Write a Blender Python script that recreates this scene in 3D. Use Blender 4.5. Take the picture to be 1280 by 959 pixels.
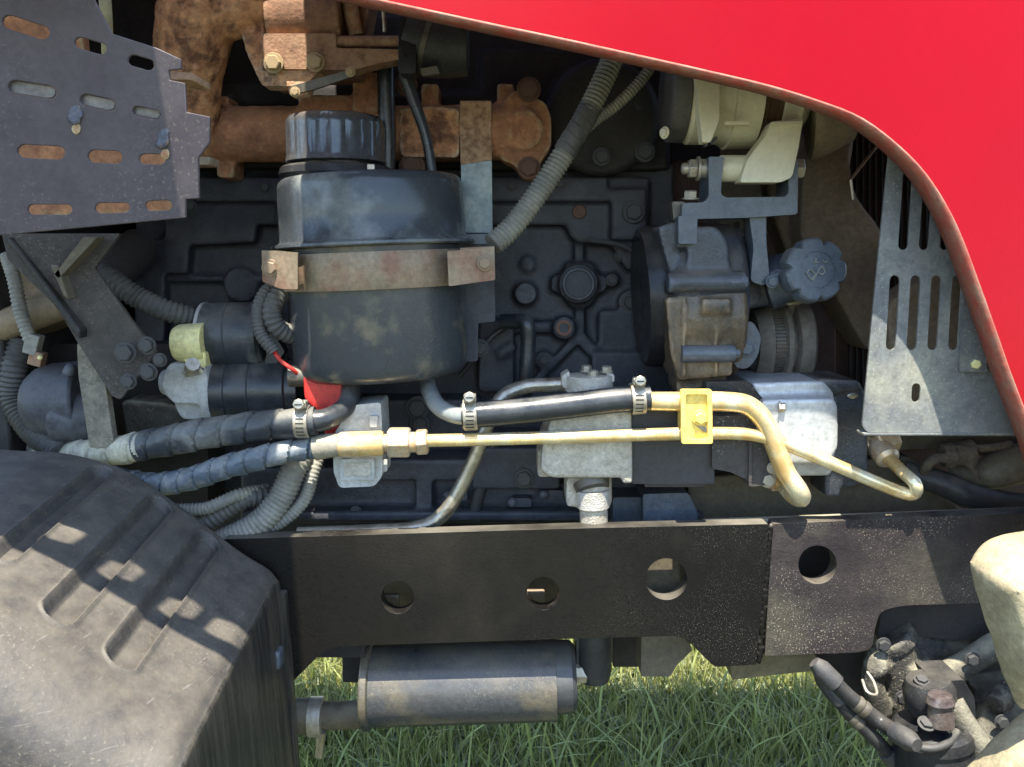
import bpy, bmesh, math, random
import numpy as np
from mathutils import Vector, Matrix, noise
from mathutils.geometry import delaunay_2d_cdt
random.seed(7); np.random.seed(7)
S = bpy.context.scene
for o in list(bpy.data.objects): bpy.data.objects.remove(o)
COL = S.collection
# ------------------------------------------------------------------ camera, sky, sun, exposure
FPX, DIST, CZ, PITCH = 1100.0, 1.1, 1.25, math.radians(8)
cam = bpy.data.cameras.new('camera'); co = bpy.data.objects.new('camera', cam); COL.objects.link(co)
co.location = (0, -DIST, CZ); co.rotation_euler = (math.radians(90) - PITCH, 0, 0)
cam.sensor_width = 36; cam.lens = 36 * FPX / 1280; cam.clip_start = .02; cam.clip_end = 300
S.camera = co
SUND = Vector((.12, 1, -2.5)).normalized()
W = bpy.data.worlds.new('World'); S.world = W; W.use_nodes = True
wn = W.node_tree.nodes; sky = wn.new('ShaderNodeTexSky'); sky.sky_type = 'NISHITA'; sky.sun_disc = False; sky.dust_density = .5
sky.sun_elevation = math.asin(-SUND.z); sky.sun_rotation = math.atan2(-SUND.x, -SUND.y)
W.node_tree.links.new(sky.outputs[0], wn['Background'].inputs[0]); wn['Background'].inputs[1].default_value = .15
sl = bpy.data.lights.new('sun', 'SUN'); sl.energy = 4.6; sl.angle = math.radians(.5); sl.color = (1, .93, .8)
so = bpy.data.objects.new('sun', sl); COL.objects.link(so); so.location = (0, -3, 5)
so.rotation_euler = SUND.to_track_quat('-Z', 'Y').to_euler()
S.view_settings.view_transform = 'Standard'; S.view_settings.look = 'None'; S.view_settings.gamma = 1
S.view_settings.exposure = 1.62
# ------------------------------------------------------------------ helpers
cp, sp = math.cos(PITCH), math.sin(PITCH)
def P(px, py, Y):
    a = (px - 640) / FPX; b = -(py - 479.5) / FPX
    dy = cp + b * sp; dz = b * cp - sp; t = (Y + DIST) / dy
    return Vector((a * t, Y, CZ + dz * t))
def PP(px, py, pl):
    # point of the traced pixel ray on the plane Y = Y0 + kx * x + kz * (z - CZ)
    a = (px - 640) / FPX; b = -(py - 479.5) / FPX
    dy = cp + b * sp; dz = b * cp - sp; t = (pl[0] + DIST) / (dy - pl[1] * a - pl[2] * dz)
    return Vector((a * t, dy * t - DIST, CZ + dz * t))
def proj(v):
    d = v - Vector((0, -DIST, CZ)); w = d.y * cp - d.z * sp
    return (640 + FPX * d.x / w, 479.5 - FPX * (d.y * sp + d.z * cp) / w)
def M_(n, Y, py=480):
    b = -(py - 479.5) / FPX
    return n * (Y + DIST) / (cp + b * sp) / FPX
WL = {}
def O(name, bm, mat, parent=None, label=None, cat=None, group=None, kind=None, bevel=0, remesh=0, smooth=3, sub=0, ang=32, seg=2, disp=0, dsc=40):
    bmesh.ops.recalc_face_normals(bm, faces=bm.faces[:])
    vs = [v.co for v in bm.verts]
    c = Vector([(min(v[i] for v in vs) + max(v[i] for v in vs)) / 2 for i in range(3)])
    for v in bm.verts: v.co -= c
    me = bpy.data.meshes.new(name); bm.to_mesh(me); bm.free()
    for p in me.polygons: p.use_smooth = True
    if not remesh and not sub: me.set_sharp_from_angle(angle=math.radians(ang))
    me.materials.append(mat)
    o = bpy.data.objects.new(name, me); COL.objects.link(o)
    WL[o] = c; o.location = c - (WL[parent] if parent else Vector())
    if parent: o.parent = parent
    if label: o['label'] = label
    if cat: o['category'] = cat
    if group: o['group'] = group
    if kind: o['kind'] = kind
    if remesh:
        m = o.modifiers.new('r', 'REMESH'); m.mode = 'VOXEL'; m.voxel_size = remesh; m.use_smooth_shade = True
        if smooth: m = o.modifiers.new('s', 'SMOOTH'); m.iterations = smooth; m.factor = .5
    if bevel:
        m = o.modifiers.new('b', 'BEVEL'); m.width = bevel; m.segments = seg; m.limit_method = 'ANGLE'; m.angle_limit = math.radians(35)
        m.harden_normals = False
    if sub:
        m = o.modifiers.new('s', 'SUBSURF'); m.levels = sub; m.render_levels = sub
    if disp:
        t = bpy.data.textures.new('lumps', 'CLOUDS'); t.noise_scale = 1.0 / dsc; t.noise_depth = 3
        m = o.modifiers.new('d', 'DISPLACE'); m.texture = t; m.strength = disp; m.mid_level = .5; m.texture_coords = 'LOCAL'
    return o
def thing(name, label, cat, px, py, Y, group=None):
    o = bpy.data.objects.new(name, None); COL.objects.link(o); o.empty_display_size = .02
    o.location = P(px, py, Y); WL[o] = Vector(o.location); o['label'] = label; o['category'] = cat
    if group: o['group'] = group
    return o
def B(): return bmesh.new()
def fillet(pts, r, n=4):
    out = []; N = len(pts)
    for i in range(N):
        p = Vector(pts[i][:2]); a = Vector(pts[i - 1][:2]) - p; b = Vector(pts[(i + 1) % N][:2]) - p
        rr = pts[i][2] if len(pts[i]) > 2 else r
        k = min(rr, a.length * .45, b.length * .45)
        if k < .2: out.append(tuple(p)); continue
        s = p + a.normalized() * k; e = p + b.normalized() * k
        for j in range(n + 1):
            t = j / n; out.append(tuple(s * (1 - t) ** 2 + p * 2 * t * (1 - t) + e * t * t))
    return out
def circ(cx, cy, r, n=24, ry=None): return [(cx + r * math.cos(i * math.tau / n), cy + (ry or r) * math.sin(i * math.tau / n)) for i in range(n)]
def capsule(cx, cy, L, w, ang, n=5):
    r = w / 2; h = L / 2 - r; a = math.radians(ang); out = []
    for s in (1, -1):
        for j in range(n + 1):
            t = -math.pi / 2 + math.pi * j / n
            x = s * (h + r * math.cos(t)); y = s * r * math.sin(t)
            out.append((cx + x * math.cos(a) - y * math.sin(a), cy + x * math.sin(a) + y * math.cos(a)))
    return out
def rect(x0, y0, x1, y1): return [(x0, y0), (x1, y0), (x1, y1), (x0, y1)]
def inside(p, loops):
    c = False
    for l in loops:
        for i in range(len(l)):
            a, b = l[i - 1], l[i]
            if (a.z > p.z) != (b.z > p.z) and p.x < (b.x - a.x) * (p.z - a.z) / (b.z - a.z) + a.x: c = not c
    return c
def prism(bm, pts, Y, th, holes=(), Yf=None):
    """a plate whose outline is traced at depth Y and which is th metres thick towards +Y"""
    loops = [list(pts)] + [list(h) for h in holes]
    w = [[PP(x, y, Yf) if Yf else P(x, y, Y) for x, y in l] for l in loops]
    flat = [p for l in w for p in l]; ed = []; k = 0
    for l in w: ed += [(k + i, k + (i + 1) % len(l)) for i in range(len(l))]; k += len(l)
    cd = delaunay_2d_cdt([Vector((p.x, p.z)) for p in flat], ed, [], 0, 1e-7)
    back = {i: o[0] for i, o in enumerate(cd[3]) if o}; tri = [[back[i] for i in t] for t in cd[2] if all(i in back for i in t)]
    tri = [t for t in tri if inside((flat[t[0]] + flat[t[1]] + flat[t[2]]) / 3, w)]
    f = [bm.verts.new(p) for p in flat]; b = [bm.verts.new(p + Vector((0, th, 0))) for p in flat]
    for t in tri:
        if len(set(t)) < 3: continue
        try: bm.faces.new([f[i] for i in t]); bm.faces.new([b[i] for i in reversed(t)])
        except ValueError: pass
    k = 0
    for l in w:
        n = len(l)
        for i in range(n):
            j = (i + 1) % n
            bm.faces.new((f[k + i], f[k + j], b[k + j], b[k + i]))
        k += n
    return bm
def box(bm, c, s, rot=None):
    m = Matrix.Translation(c) @ (rot.to_4x4() if rot else Matrix()) @ Matrix.Diagonal((s[0], s[1], s[2], 1))
    bmesh.ops.create_cube(bm, size=1, matrix=m); return bm
def frame(d):
    d = d.normalized(); u = Vector((0, 0, 1)) if abs(d.z) < .9 else Vector((0, 1, 0))
    a = d.cross(u).normalized(); return a, d.cross(a).normalized()
def lathe(bm, p0, p1, prof, n=40, cap=True, a0=0, a1=math.tau, mod=None):
    """prof: (metres or 0..1 along p0->p1, radius in metres)"""
    d = p1 - p0; L = d.length; a, b = frame(d); rings = []; full = abs(a1 - a0 - math.tau) < 1e-6
    N = n if full else n + 1
    for t, r in prof:
        ring = []
        for i in range(N):
            th = a0 + (a1 - a0) * i / n
            rr = r * (mod(th, t) if mod else 1)
            ring.append(bm.verts.new(p0 + d * t + (a * math.cos(th) + b * math.sin(th)) * max(rr, 1e-5)))
        rings.append(ring)
    for q in range(len(rings) - 1):
        for i in range(N if full else N - 1):
            j = (i + 1) % N; bm.faces.new((rings[q][i], rings[q][j], rings[q + 1][j], rings[q + 1][i]))
    if cap and full:
        bm.faces.new(rings[0][::-1]); bm.faces.new(rings[-1])
    return bm
def crom(pts, step):
    p = [Vector(q) for q in pts]; p = [p[0] * 2 - p[1]] + p + [p[-1] * 2 - p[-2]]; out = []
    for i in range(1, len(p) - 2):
        n = max(2, int((p[i + 1] - p[i]).length / step * 3))
        for k in range(n):
            t = k / n
            out.append(.5 * ((2 * p[i]) + (p[i + 1] - p[i - 1]) * t + (2 * p[i - 1] - 5 * p[i] + 4 * p[i + 1] - p[i + 2]) * t * t + (3 * p[i] - p[i - 1] - 3 * p[i + 1] + p[i + 2]) * t ** 3))
    out.append(p[-2])
    res = [out[0]]; acc = 0
    for i in range(1, len(out)):
        seg = (out[i] - out[i - 1]).length; pos = 0
        while seg > 0 and acc + seg - pos >= step:
            pos += step - acc; acc = 0; res.append(out[i - 1].lerp(out[i], pos / seg))
        acc += seg - pos
    res.append(out[-1]); return res
def tube(bm, pts, r, step=.004, n=14, kind=None, period=.005, amp=.12, cap=True, spiral=0):
    """r: radius or list of radii per control point (interpolated by arc length)"""
    if kind == 'corr': step = period / 4
    if kind == 'wrap': step = period / 14
    path = crom(pts, step); a, b = None, None; rings = []; s = 0; tot = sum((path[i + 1] - path[i]).length for i in range(len(path) - 1))
    tan0 = None
    for i, p in enumerate(path):
        t = (path[min(i + 1, len(path) - 1)] - path[max(i - 1, 0)]).normalized()
        if a is None: a, b = frame(t)
        else:
            a = (a - t * a.dot(t)).normalized(); b = t.cross(a)
        if i: s += (path[i] - path[i - 1]).length
        f = s / max(tot, 1e-9)
        if isinstance(r, (list, tuple)):
            g = f * (len(r) - 1); k = min(int(g), len(r) - 2); R = r[k] + (r[k + 1] - r[k]) * (g - k)
        else: R = r
        ring = []
        for j in range(n):
            th = j * math.tau / n; q = R
            if kind == 'corr': q = R * (1 + amp * (.5 - .5 * math.cos(math.tau * s / period)) - amp / 2)
            if kind == 'wrap':
                fr = (s / period + spiral * th / math.tau) % 1
                q = R * (1 + amp * (.5 - fr) - (amp * 1.3 if fr > .93 else 0)) + .0006 * math.sin(th * 3 + s * 90)
            ring.append(bm.verts.new(p + (a * math.cos(th) + b * math.sin(th)) * q))
        rings.append(ring)
    for q in range(len(rings) - 1):
        for i in range(n):
            j = (i + 1) % n; bm.faces.new((rings[q][i], rings[q][j], rings[q + 1][j], rings[q + 1][i]))
    if cap: bm.faces.new(rings[0][::-1]); bm.faces.new(rings[-1])
    return bm
def PT(*a): return [P(*q) for q in a]
def hlat(bm, x0, y0, x1, y1, Y0, Y1, prof, n=40, **k):
    """lathe between two traced points, radii in pixels of the photograph at that depth"""
    s = M_(1, (Y0 + Y1) / 2, (y0 + y1) / 2)
    return lathe(bm, P(x0, y0, Y0), P(x1, y1, Y1), [(t, r * s) for t, r in prof], n, **k)
def hull(bm, pts):
    vs = [bm.verts.new(p) for p in pts]; r = bmesh.ops.convex_hull(bm, input=vs)
    bmesh.ops.delete(bm, geom=[g for g in r['geom_interior'] if isinstance(g, bmesh.types.BMVert)], context='VERTS'); return bm
def ball(bm, c, r, s=(1, 1, 1), sub=3):
    bmesh.ops.create_icosphere(bm, subdivisions=sub, radius=r, matrix=Matrix.Translation(c) @ Matrix.Diagonal((*s, 1))); return bm
# ------------------------------------------------------------------ materials
def mat(name, base, alt=None, amt=.5, sc=18, rough=.5, metal=0, bump=.15, bsc=120, dust=0, dcol=(.30, .27, .21), speck=0, ssc=420, coat=0, rv=.15, third=None, tsc=6, tamt=.5, stretch=None, scr=0, edge=0, mod=.34, mods=150, dr=(.38, .66), sx_=None):
    sc *= 2.0; tsc *= 1.6; bsc *= 1.6; bump *= 1.3; ssc *= 1.25
    m = bpy.data.materials.new(name); m.use_nodes = True; nt = m.node_tree; N = nt.nodes; L = nt.links.new; bs = N['Principled BSDF']
    tc = N.new('ShaderNodeTexCoord'); oi = N.new('ShaderNodeObjectInfo'); va = N.new('ShaderNodeVectorMath'); va.operation = 'ADD'
    vm = N.new('ShaderNodeVectorMath'); vm.operation = 'SCALE'; vm.inputs[0].default_value = (7, 3, 5); L(oi.outputs['Random'], vm.inputs['Scale'])
    L(tc.outputs['Object'], va.inputs[0]); L(vm.outputs[0], va.inputs[1]); vec = va.outputs[0]
    if stretch:
        mp = N.new('ShaderNodeMapping'); mp.inputs['Scale'].default_value = stretch; L(vec, mp.inputs[0]); svec = mp.outputs[0]
    else: svec = vec
    def noi(s, det=6, v=None, rg=.6):
        n = N.new('ShaderNodeTexNoise'); n.inputs['Scale'].default_value = s; n.inputs['Detail'].default_value = det; n.inputs['Roughness'].default_value = rg; L(v or vec, n.inputs[0]); return n.outputs[0]
    def ramp(src, a, b):
        r = N.new('ShaderNodeMapRange'); r.inputs[1].default_value = a; r.inputs[2].default_value = b; r.clamp = True; L(src, r.inputs[0]); return r.outputs[0]
    def mul(a, b):
        x = N.new('ShaderNodeMath'); x.operation = 'MULTIPLY'; x.use_clamp = True
        for i, q in enumerate((a, b)):
            if isinstance(q, (int, float)): x.inputs[i].default_value = q
            else: L(q, x.inputs[i])
        return x.outputs[0]
    def mix(f, a, b):
        x = N.new('ShaderNodeMix'); x.data_type = 'RGBA'
        if isinstance(f, (int, float)): x.inputs[0].default_value = f
        else: L(f, x.inputs[0])
        for i, q in ((6, a), (7, b)):
            if isinstance(q, tuple): x.inputs[i].default_value = (*q, 1)
            else: L(q, x.inputs[i])
        return x.outputs[2]
    c = base
    if alt: c = mix(ramp(noi(sc, 8, svec), .5 - .22 * (1.2 - amt) + (.5 - amt) * .3, .5 + .22 * (1.2 - amt) + (.5 - amt) * .3), c, alt)
    if third: c = mix(mul(ramp(noi(tsc, 5), .60 - .2 * tamt, .72 - .15 * tamt), .9), c, third)
    if alt is None: c = mix(mul(ramp(noi(sc), .3, .7), .25), c, tuple(x * .6 for x in base))
    hs = N.new('ShaderNodeHueSaturation'); mm = N.new('ShaderNodeMapRange'); mm.inputs[1].default_value = .3; mm.inputs[2].default_value = .7
    mm.inputs[3].default_value = 1 - mod; mm.inputs[4].default_value = 1 + mod; L(noi(mods, 12, svec, .75), mm.inputs[0]); L(mm.outputs[0], hs.inputs['Value'])
    if isinstance(c, tuple): hs.inputs['Color'].default_value = (*c, 1)
    else: L(c, hs.inputs['Color'])
    c = hs.outputs[0]
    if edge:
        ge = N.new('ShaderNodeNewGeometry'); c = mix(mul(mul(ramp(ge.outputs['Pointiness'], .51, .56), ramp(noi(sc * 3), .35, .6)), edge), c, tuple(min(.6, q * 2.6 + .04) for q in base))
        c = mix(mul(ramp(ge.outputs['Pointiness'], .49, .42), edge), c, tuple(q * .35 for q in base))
    df = None
    if dust:
        g = N.new('ShaderNodeNewGeometry'); sx = N.new('ShaderNodeSeparateXYZ'); L(g.outputs['Normal'], sx.inputs[0])
        up = ramp(sx.outputs[2], .03, .8); df = mul(mul(ramp(noi(sc * .7, 9), dr[0], dr[1]), up), dust * 1.6)
        c = mix(df, c, dcol)
    if speck:
        sf = mul(mul(ramp(noi(ssc, 3, rg=.5), .60, .68), ramp(noi(9, 4), .42, .58)), speck)
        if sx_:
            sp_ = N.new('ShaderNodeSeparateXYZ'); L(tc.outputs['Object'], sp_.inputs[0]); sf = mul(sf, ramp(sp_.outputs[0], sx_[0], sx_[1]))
        c = mix(sf, c, dcol)
    if scr:
        w = N.new('ShaderNodeMapping'); w.inputs['Scale'].default_value = (30, 30, 500); w.inputs['Rotation'].default_value = (.3, .5, .2); L(vec, w.inputs[0])
        c = mix(mul(ramp(noi(1, 2, w.outputs[0]), .68, .72), scr), c, (.35, .33, .3))
    if isinstance(c, tuple): bs.inputs['Base Color'].default_value = (*c, 1)
    else: L(c, bs.inputs['Base Color'])
    rr = N.new('ShaderNodeMapRange'); rr.inputs[3].default_value = max(.03, rough - rv); rr.inputs[4].default_value = min(1, rough + rv); L(noi(sc * 2.3, 6), rr.inputs[0])
    ro = rr.outputs[0]
    if df is not None:
        ad = N.new('ShaderNodeMath'); ad.operation = 'ADD'; ad.use_clamp = True; L(ro, ad.inputs[0]); L(mul(df, .5), ad.inputs[1]); ro = ad.outputs[0]
    L(ro, bs.inputs['Roughness'])
    if metal and df is not None:
        x = N.new('ShaderNodeMath'); x.operation = 'MULTIPLY_ADD'; L(df, x.inputs[0]); x.inputs[1].default_value = -metal; x.inputs[2].default_value = metal; L(x.outputs[0], bs.inputs['Metallic'])
    else: bs.inputs['Metallic'].default_value = metal
    bs.inputs['Coat Weight'].default_value = coat; bs.inputs['Coat Roughness'].default_value = .06
    if bump:
        bn = N.new('ShaderNodeBump'); bn.inputs['Strength'].default_value = bump; bn.inputs['Distance'].default_value = .002; L(noi(bsc, 8, svec), bn.inputs['Height']); L(bn.outputs[0], bs.inputs['Normal'])
    return m
DUST = (.33, .29, .22)
m_red = mat('red_paint', (.27, .0004, .005), (.25, .0004, .005), .5, 3, rough=.4, bump=.006, coat=.2, mod=.03, dust=.0, dcol=(.45, .2, .18), rv=.08)
m_red.node_tree.nodes['Principled BSDF'].inputs['Coat Roughness'].default_value = .2
m_red.node_tree.nodes['Principled BSDF'].inputs['Specular IOR Level'].default_value = .06
m_lip = mat('dusty_red_edge', (.34, .06, .04), (.26, .13, .09), .5, 30, rough=.7, bump=.2, dust=.3)
m_block = mat('engine_paint', (.034, .037, .046), (.060, .063, .073), .5, 10, rough=.38, bump=.35, bsc=260, dust=.35, dcol=(.12, .115, .105), speck=.35, ssc=500, edge=.6)
m_black = mat('black_paint', (.014, .015, .018), (.024, .025, .028), .5, 10, rough=.3, bump=.08, dust=.25, dcol=(.22, .2, .16), speck=.35)
m_tankblk = mat('reservoir_enamel', (.040, .047, .055), (.066, .075, .084), .5, 4, rough=.24, bump=.04, bsc=60, dust=.1, third=(.24, .26, .25), tsc=5, tamt=.9, speck=.3, rv=.12, mod=.15)
m_tanklow = mat('lower_enamel', (.038, .044, .050), (.062, .068, .073), .5, 4, rough=.26, bump=.04, bsc=60, dust=.1, third=(.17, .15, .10), tsc=8, tamt=.35, speck=.3, rv=.1, mod=.15)
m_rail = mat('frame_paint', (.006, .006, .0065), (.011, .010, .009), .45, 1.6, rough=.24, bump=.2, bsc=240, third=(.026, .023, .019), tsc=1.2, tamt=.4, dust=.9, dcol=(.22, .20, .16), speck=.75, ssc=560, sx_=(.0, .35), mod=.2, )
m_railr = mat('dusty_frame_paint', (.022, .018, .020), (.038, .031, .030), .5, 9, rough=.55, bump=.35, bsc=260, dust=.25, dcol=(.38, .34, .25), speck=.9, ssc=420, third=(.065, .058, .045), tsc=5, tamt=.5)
m_shield = mat('heat_shield_paint', (.066, .052, .064), (.088, .074, .085), .5, 10, rough=.5, bump=.06, mod=.2, speck=.3, ssc=300, dust=.15)
m_rust = mat('rust', (.50, .235, .12), (.27, .12, .065), .5, 24, rough=.85, bump=.9, bsc=130, third=(.36, .17, .085), tsc=16, tamt=.6, dust=.15, dcol=(.3, .2, .12), edge=.6)
m_rustb = mat('orange_rust', (.62, .33, .17), (.38, .17, .085), .45, 34, rough=.85, bump=1, bsc=110, third=(.12, .05, .03), tsc=24, tamt=.6, edge=.6)
m_rustd = mat('dark_rust', (.27, .14, .08), (.17, .09, .055), .5, 20, rough=.8, bump=.5, bsc=150, dust=.2, dcol=(.25, .18, .12), edge=.6)
m_strap = mat('clamp_metal', (.23, .19, .13), (.30, .22, .15), .5, 12, rough=.5, metal=.35, bump=.15, dust=.3, third=(.22, .11, .07), tsc=8, tamt=.5)
m_zinc = mat('worn_zinc', (.44, .41, .34), (.30, .27, .21), .5, 30, rough=.33, metal=.8, bump=.15, dust=.25)
m_yzinc = mat('yellow_zinc', (.76, .60, .30), (.66, .38, .12), .4, 14, rough=.27, metal=.45, bump=.1, third=(.80, .73, .50), tsc=13, tamt=.8, mod=.25, mods=30)
m_nut = mat('zinc_nut', (.60, .54, .44), (.62, .42, .22), .5, 26, rough=.4, metal=.5, bump=.1)
m_ypaint = mat('yellow_plate', (.86, .68, .18), (.76, .54, .12), .4, 26, rough=.42, bump=.12, metal=.15)
m_alloy = mat('cast_aluminium', (.56, .52, .44), (.42, .38, .30), .5, 22, rough=.55, metal=.45, bump=.7, bsc=300, dust=.35, speck=.6, ssc=420, dcol=(.55, .5, .4), edge=.6)
m_silver = mat('silver_paint', (.50, .53, .56), (.44, .45, .45), .5, 8, rough=.38, metal=.35, bump=.12, dust=.3, dcol=(.45, .42, .36), edge=.6)
m_cream = mat('cream_paint', (.70, .65, .48), (.60, .55, .40), .5, 6, rough=.42, bump=.08, mod=.12, dust=.12, speck=.25, dcol=(.2, .16, .1))
m_blue = mat('slate_paint', (.080, .100, .128), (.055, .068, .088), .5, 12, rough=.33, bump=.18, dust=.4, dcol=(.2, .18, .15), speck=.4)
m_pump = mat('slate_casting', (.042, .052, .068), (.028, .032, .040), .5, 12, rough=.3, bump=.3, bsc=200, dust=.45, dcol=(.19, .16, .12), speck=.5, edge=.6)
m_pumpb = mat('oily_casting', (.15, .105, .06), (.05, .042, .032), .5, 12, rough=.3, bump=.45, bsc=160, dust=.4, dcol=(.22, .18, .12), stretch=(1, 1, .5), edge=.6)
m_rubber = mat('rubber', (.020, .021, .023), (.035, .036, .038), .5, 20, rough=.5, bump=.15, dust=.4, dcol=(.16, .15, .13), speck=.3)
m_hose = mat('coolant_hose', (.018, .021, .026), (.032, .037, .042), .5, 18, rough=.3, bump=.12, dust=.35, dcol=(.2, .19, .17))
m_wrap = mat('wrapped_hose', (.040, .047, .056), (.026, .030, .036), .5, 14, rough=.38, bump=.25, dust=.35, dcol=(.25, .24, .2), third=(.18, .18, .17), tsc=10, tamt=.4)
m_wrapb = mat('blue_grey_wrap', (.11, .14, .175), (.075, .095, .12), .5, 18, rough=.36, bump=.3, dust=.45, dcol=(.3, .3, .27), third=(.22, .23, .22), tsc=16, tamt=.4)
m_cond = mat('dusty_conduit', (.27, .26, .22), (.15, .15, .135), .5, 12, rough=.7, bump=.1, dust=.5, dcol=(.26, .24, .2))
m_condd = mat('dark_conduit', (.055, .057, .060), (.09, .088, .082), .5, 12, rough=.6, bump=.1, dust=.4, dcol=(.18, .17, .14))
m_perf = mat('guard_plate_paint', (.16, .17, .165), (.11, .115, .12), .5, 9, rough=.48, bump=.12, dust=.3, speck=.5, ssc=260, dcol=(.42, .40, .32), third=(.26, .26, .21), tsc=5, tamt=.5)
m_tank = mat('black_plastic', (.040, .039, .042), (.066, .060, .053), .5, 30, rough=.42, bump=.22, bsc=90, dust=.42, dcol=(.21, .185, .145), dr=(.15, .95), speck=.5, ssc=260, mod=.3, mods=260, scr=.2)
m_tankside = mat('grained_plastic', (.016, .016, .016), (.075, .066, .05), .4, 40, rough=.42, bump=.8, bsc=60, dust=.2, stretch=(1, 1, .06))
m_plast = mat('grey_plastic', (.46, .47, .46), (.34, .34, .32), .5, 16, rough=.5, bump=.1, dust=.3)
m_ycap = mat('yellow_plastic', (.86, .80, .38), (.80, .70, .3), .4, 16, rough=.45, bump=.05, dust=.25)
m_redp = mat('red_plastic', (.55, .03, .02), (.42, .025, .02), .5, 20, rough=.45, bump=.1)
m_olive = mat('brown_dust_metal', (.13, .11, .07), (.09, .075, .05), .5, 14, rough=.7, bump=.3, dust=.4)
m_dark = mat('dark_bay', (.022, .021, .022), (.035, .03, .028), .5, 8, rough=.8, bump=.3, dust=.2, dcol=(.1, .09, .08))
m_maroon = mat('dark_maroon', (.060, .030, .028), (.085, .055, .04), .5, 10, rough=.7, bump=.2)
m_shroud = mat('dusty_shroud', (.24, .185, .13), (.16, .12, .08), .5, 8, rough=.75, bump=.3, dust=.35, dcol=(.2, .16, .11))
m_cast = mat('dusty_iron', (.065, .060, .050), (.030, .028, .025), .5, 16, rough=.7, bump=.8, bsc=200, dust=.7, dcol=(.32, .30, .22), speck=.9, ssc=300, edge=.6)
m_tyre = mat('mud_coated_tyre', (.33, .28, .17), (.25, .21, .13), .5, 14, rough=.8, bump=.4, bsc=120, third=(.48, .43, .28), tsc=8, tamt=.6)
m_muff = mat('filter_enamel', (.040, .046, .056), (.055, .058, .062), .5, 6, rough=.27, bump=.08, dust=.3, dcol=(.25, .22, .16), speck=.5, third=(.13, .11, .075), tsc=6, tamt=.5)
m_belt = mat('belt_rubber', (.16, .14, .11), (.11, .095, .075), .5, 30, rough=.7, bump=.3)
m_wire = mat('copper_winding', (.16, .095, .05), (.08, .05, .03), .5, 200, rough=.5, metal=.4, bump=.6, bsc=300, stretch=(3, 1, 1))
m_bolt = mat('bolt_steel', (.10, .095, .085), (.14, .12, .09), .5, 40, rough=.5, metal=.5, bump=.2, dust=.3)
m_boltl = mat('bright_bolt', (.48, .45, .38), (.38, .33, .25), .5, 40, rough=.45, metal=.6, bump=.2)
m_boltr = mat('rusty_bolt', (.20, .11, .075), (.13, .075, .055), .5, 50, rough=.75, metal=.1, bump=.5)
m_boltd = mat('dark_bolt', (.035, .036, .040), (.05, .05, .05), .5, 30, rough=.5, bump=.2, dust=.3, dcol=(.15, .14, .12))
m_boltt = mat('tan_bolt', (.42, .32, .19), (.32, .23, .13), .5, 40, rough=.6, metal=.3, bump=.3)
for q in (m_rail, m_railr, m_black, m_tank, m_block): q.node_tree.nodes['Principled BSDF'].inputs['Specular IOR Level'].default_value = .28
# ------------------------------------------------------------------ bolts: one shared mesh per material
_bm = {}
def bolt(parent, px, py, Y, r, mt, axis=(0, -1, 0), h=.6, washer=True, name='bolt', socket=False):
    """hexagon head of radius r (photo px at that depth) whose face looks along axis"""
    k = (mt.name, washer, h, socket)
    if k not in _bm:
        bm = B(); o = Vector(); z = Vector((0, 0, 1))
        if washer: lathe(bm, o, z, [(0, 1.28), (.14, 1.28), (.18, 1.22)], 20)
        lathe(bm, o, z, [(.0, .98), (h * .86 + .15, .98), (h + .15, .82)] + ([(h + .15, .45), (h * .4, .42)] if socket else []), 6 if not socket else 20)
        bmesh.ops.recalc_face_normals(bm, faces=bm.faces[:]); me = bpy.data.meshes.new('bolt'); bm.to_mesh(me); bm.free()
        for p in me.polygons: p.use_smooth = True
        me.set_sharp_from_angle(angle=math.radians(28)); me.materials.append(mt); _bm[k] = me
    o = bpy.data.objects.new(name, _bm[k]); COL.objects.link(o); o.parent = parent
    o.location = P(px, py, Y) - WL[parent]; s = M_(r, Y, py); o.scale = (s, s, s)
    q = Vector(axis).to_track_quat('Z', 'Y'); o.rotation_mode = 'QUATERNION'
    from mathutils import Quaternion
    o.rotation_quaternion = q @ Quaternion((0, 0, 1), random.uniform(0, 1.05)); return o
UP = (0, -.25, 1)
# ================================================================== GROUND
bm = B(); bmesh.ops.create_grid(bm, x_segments=120, y_segments=120, size=1)
for v in bm.verts:
    r = max(abs(v.co.x), abs(v.co.y)); k = 3 * r + 57 * r ** 4
    v.co.x *= k / max(r, 1e-6) * 1.0; v.co.y *= k / max(r, 1e-6)
    v.co.z = noise.noise(Vector((v.co.x * 2.2, v.co.y * 2.2, 0))) * .02 - .0
m_soil = mat('soil', (.045, .05, .022), (.09, .075, .045), .5, 3, rough=.95, bump=1, bsc=40, third=(.03, .05, .012), tsc=9, tamt=.9)
O('ground', bm, m_soil, kind='structure')
def gmat(name, a, b):
    m = bpy.data.materials.new(name); m.use_nodes = True; N = m.node_tree.nodes; L = m.node_tree.links.new; bs = N['Principled BSDF']
    at = N.new('ShaderNodeAttribute'); at.attribute_name = 'tone'; cr = N.new('ShaderNodeMix'); cr.data_type = 'RGBA'
    cr.inputs[6].default_value = (*a, 1); cr.inputs[7].default_value = (*b, 1); L(at.outputs['Fac'], cr.inputs[0]); L(cr.outputs[2], bs.inputs['Base Color'])
    bs.inputs['Roughness'].default_value = .55
    tr = N.new('ShaderNodeBsdfTranslucent'); L(cr.outputs[2], tr.inputs[0]); ms = N.new('ShaderNodeMixShader'); ms.inputs[0].default_value = .3
    L(bs.outputs[0], ms.inputs[1]); L(tr.outputs[0], ms.inputs[2]); L(ms.outputs[0], N['Material Output'].inputs[0]); return m
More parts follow.
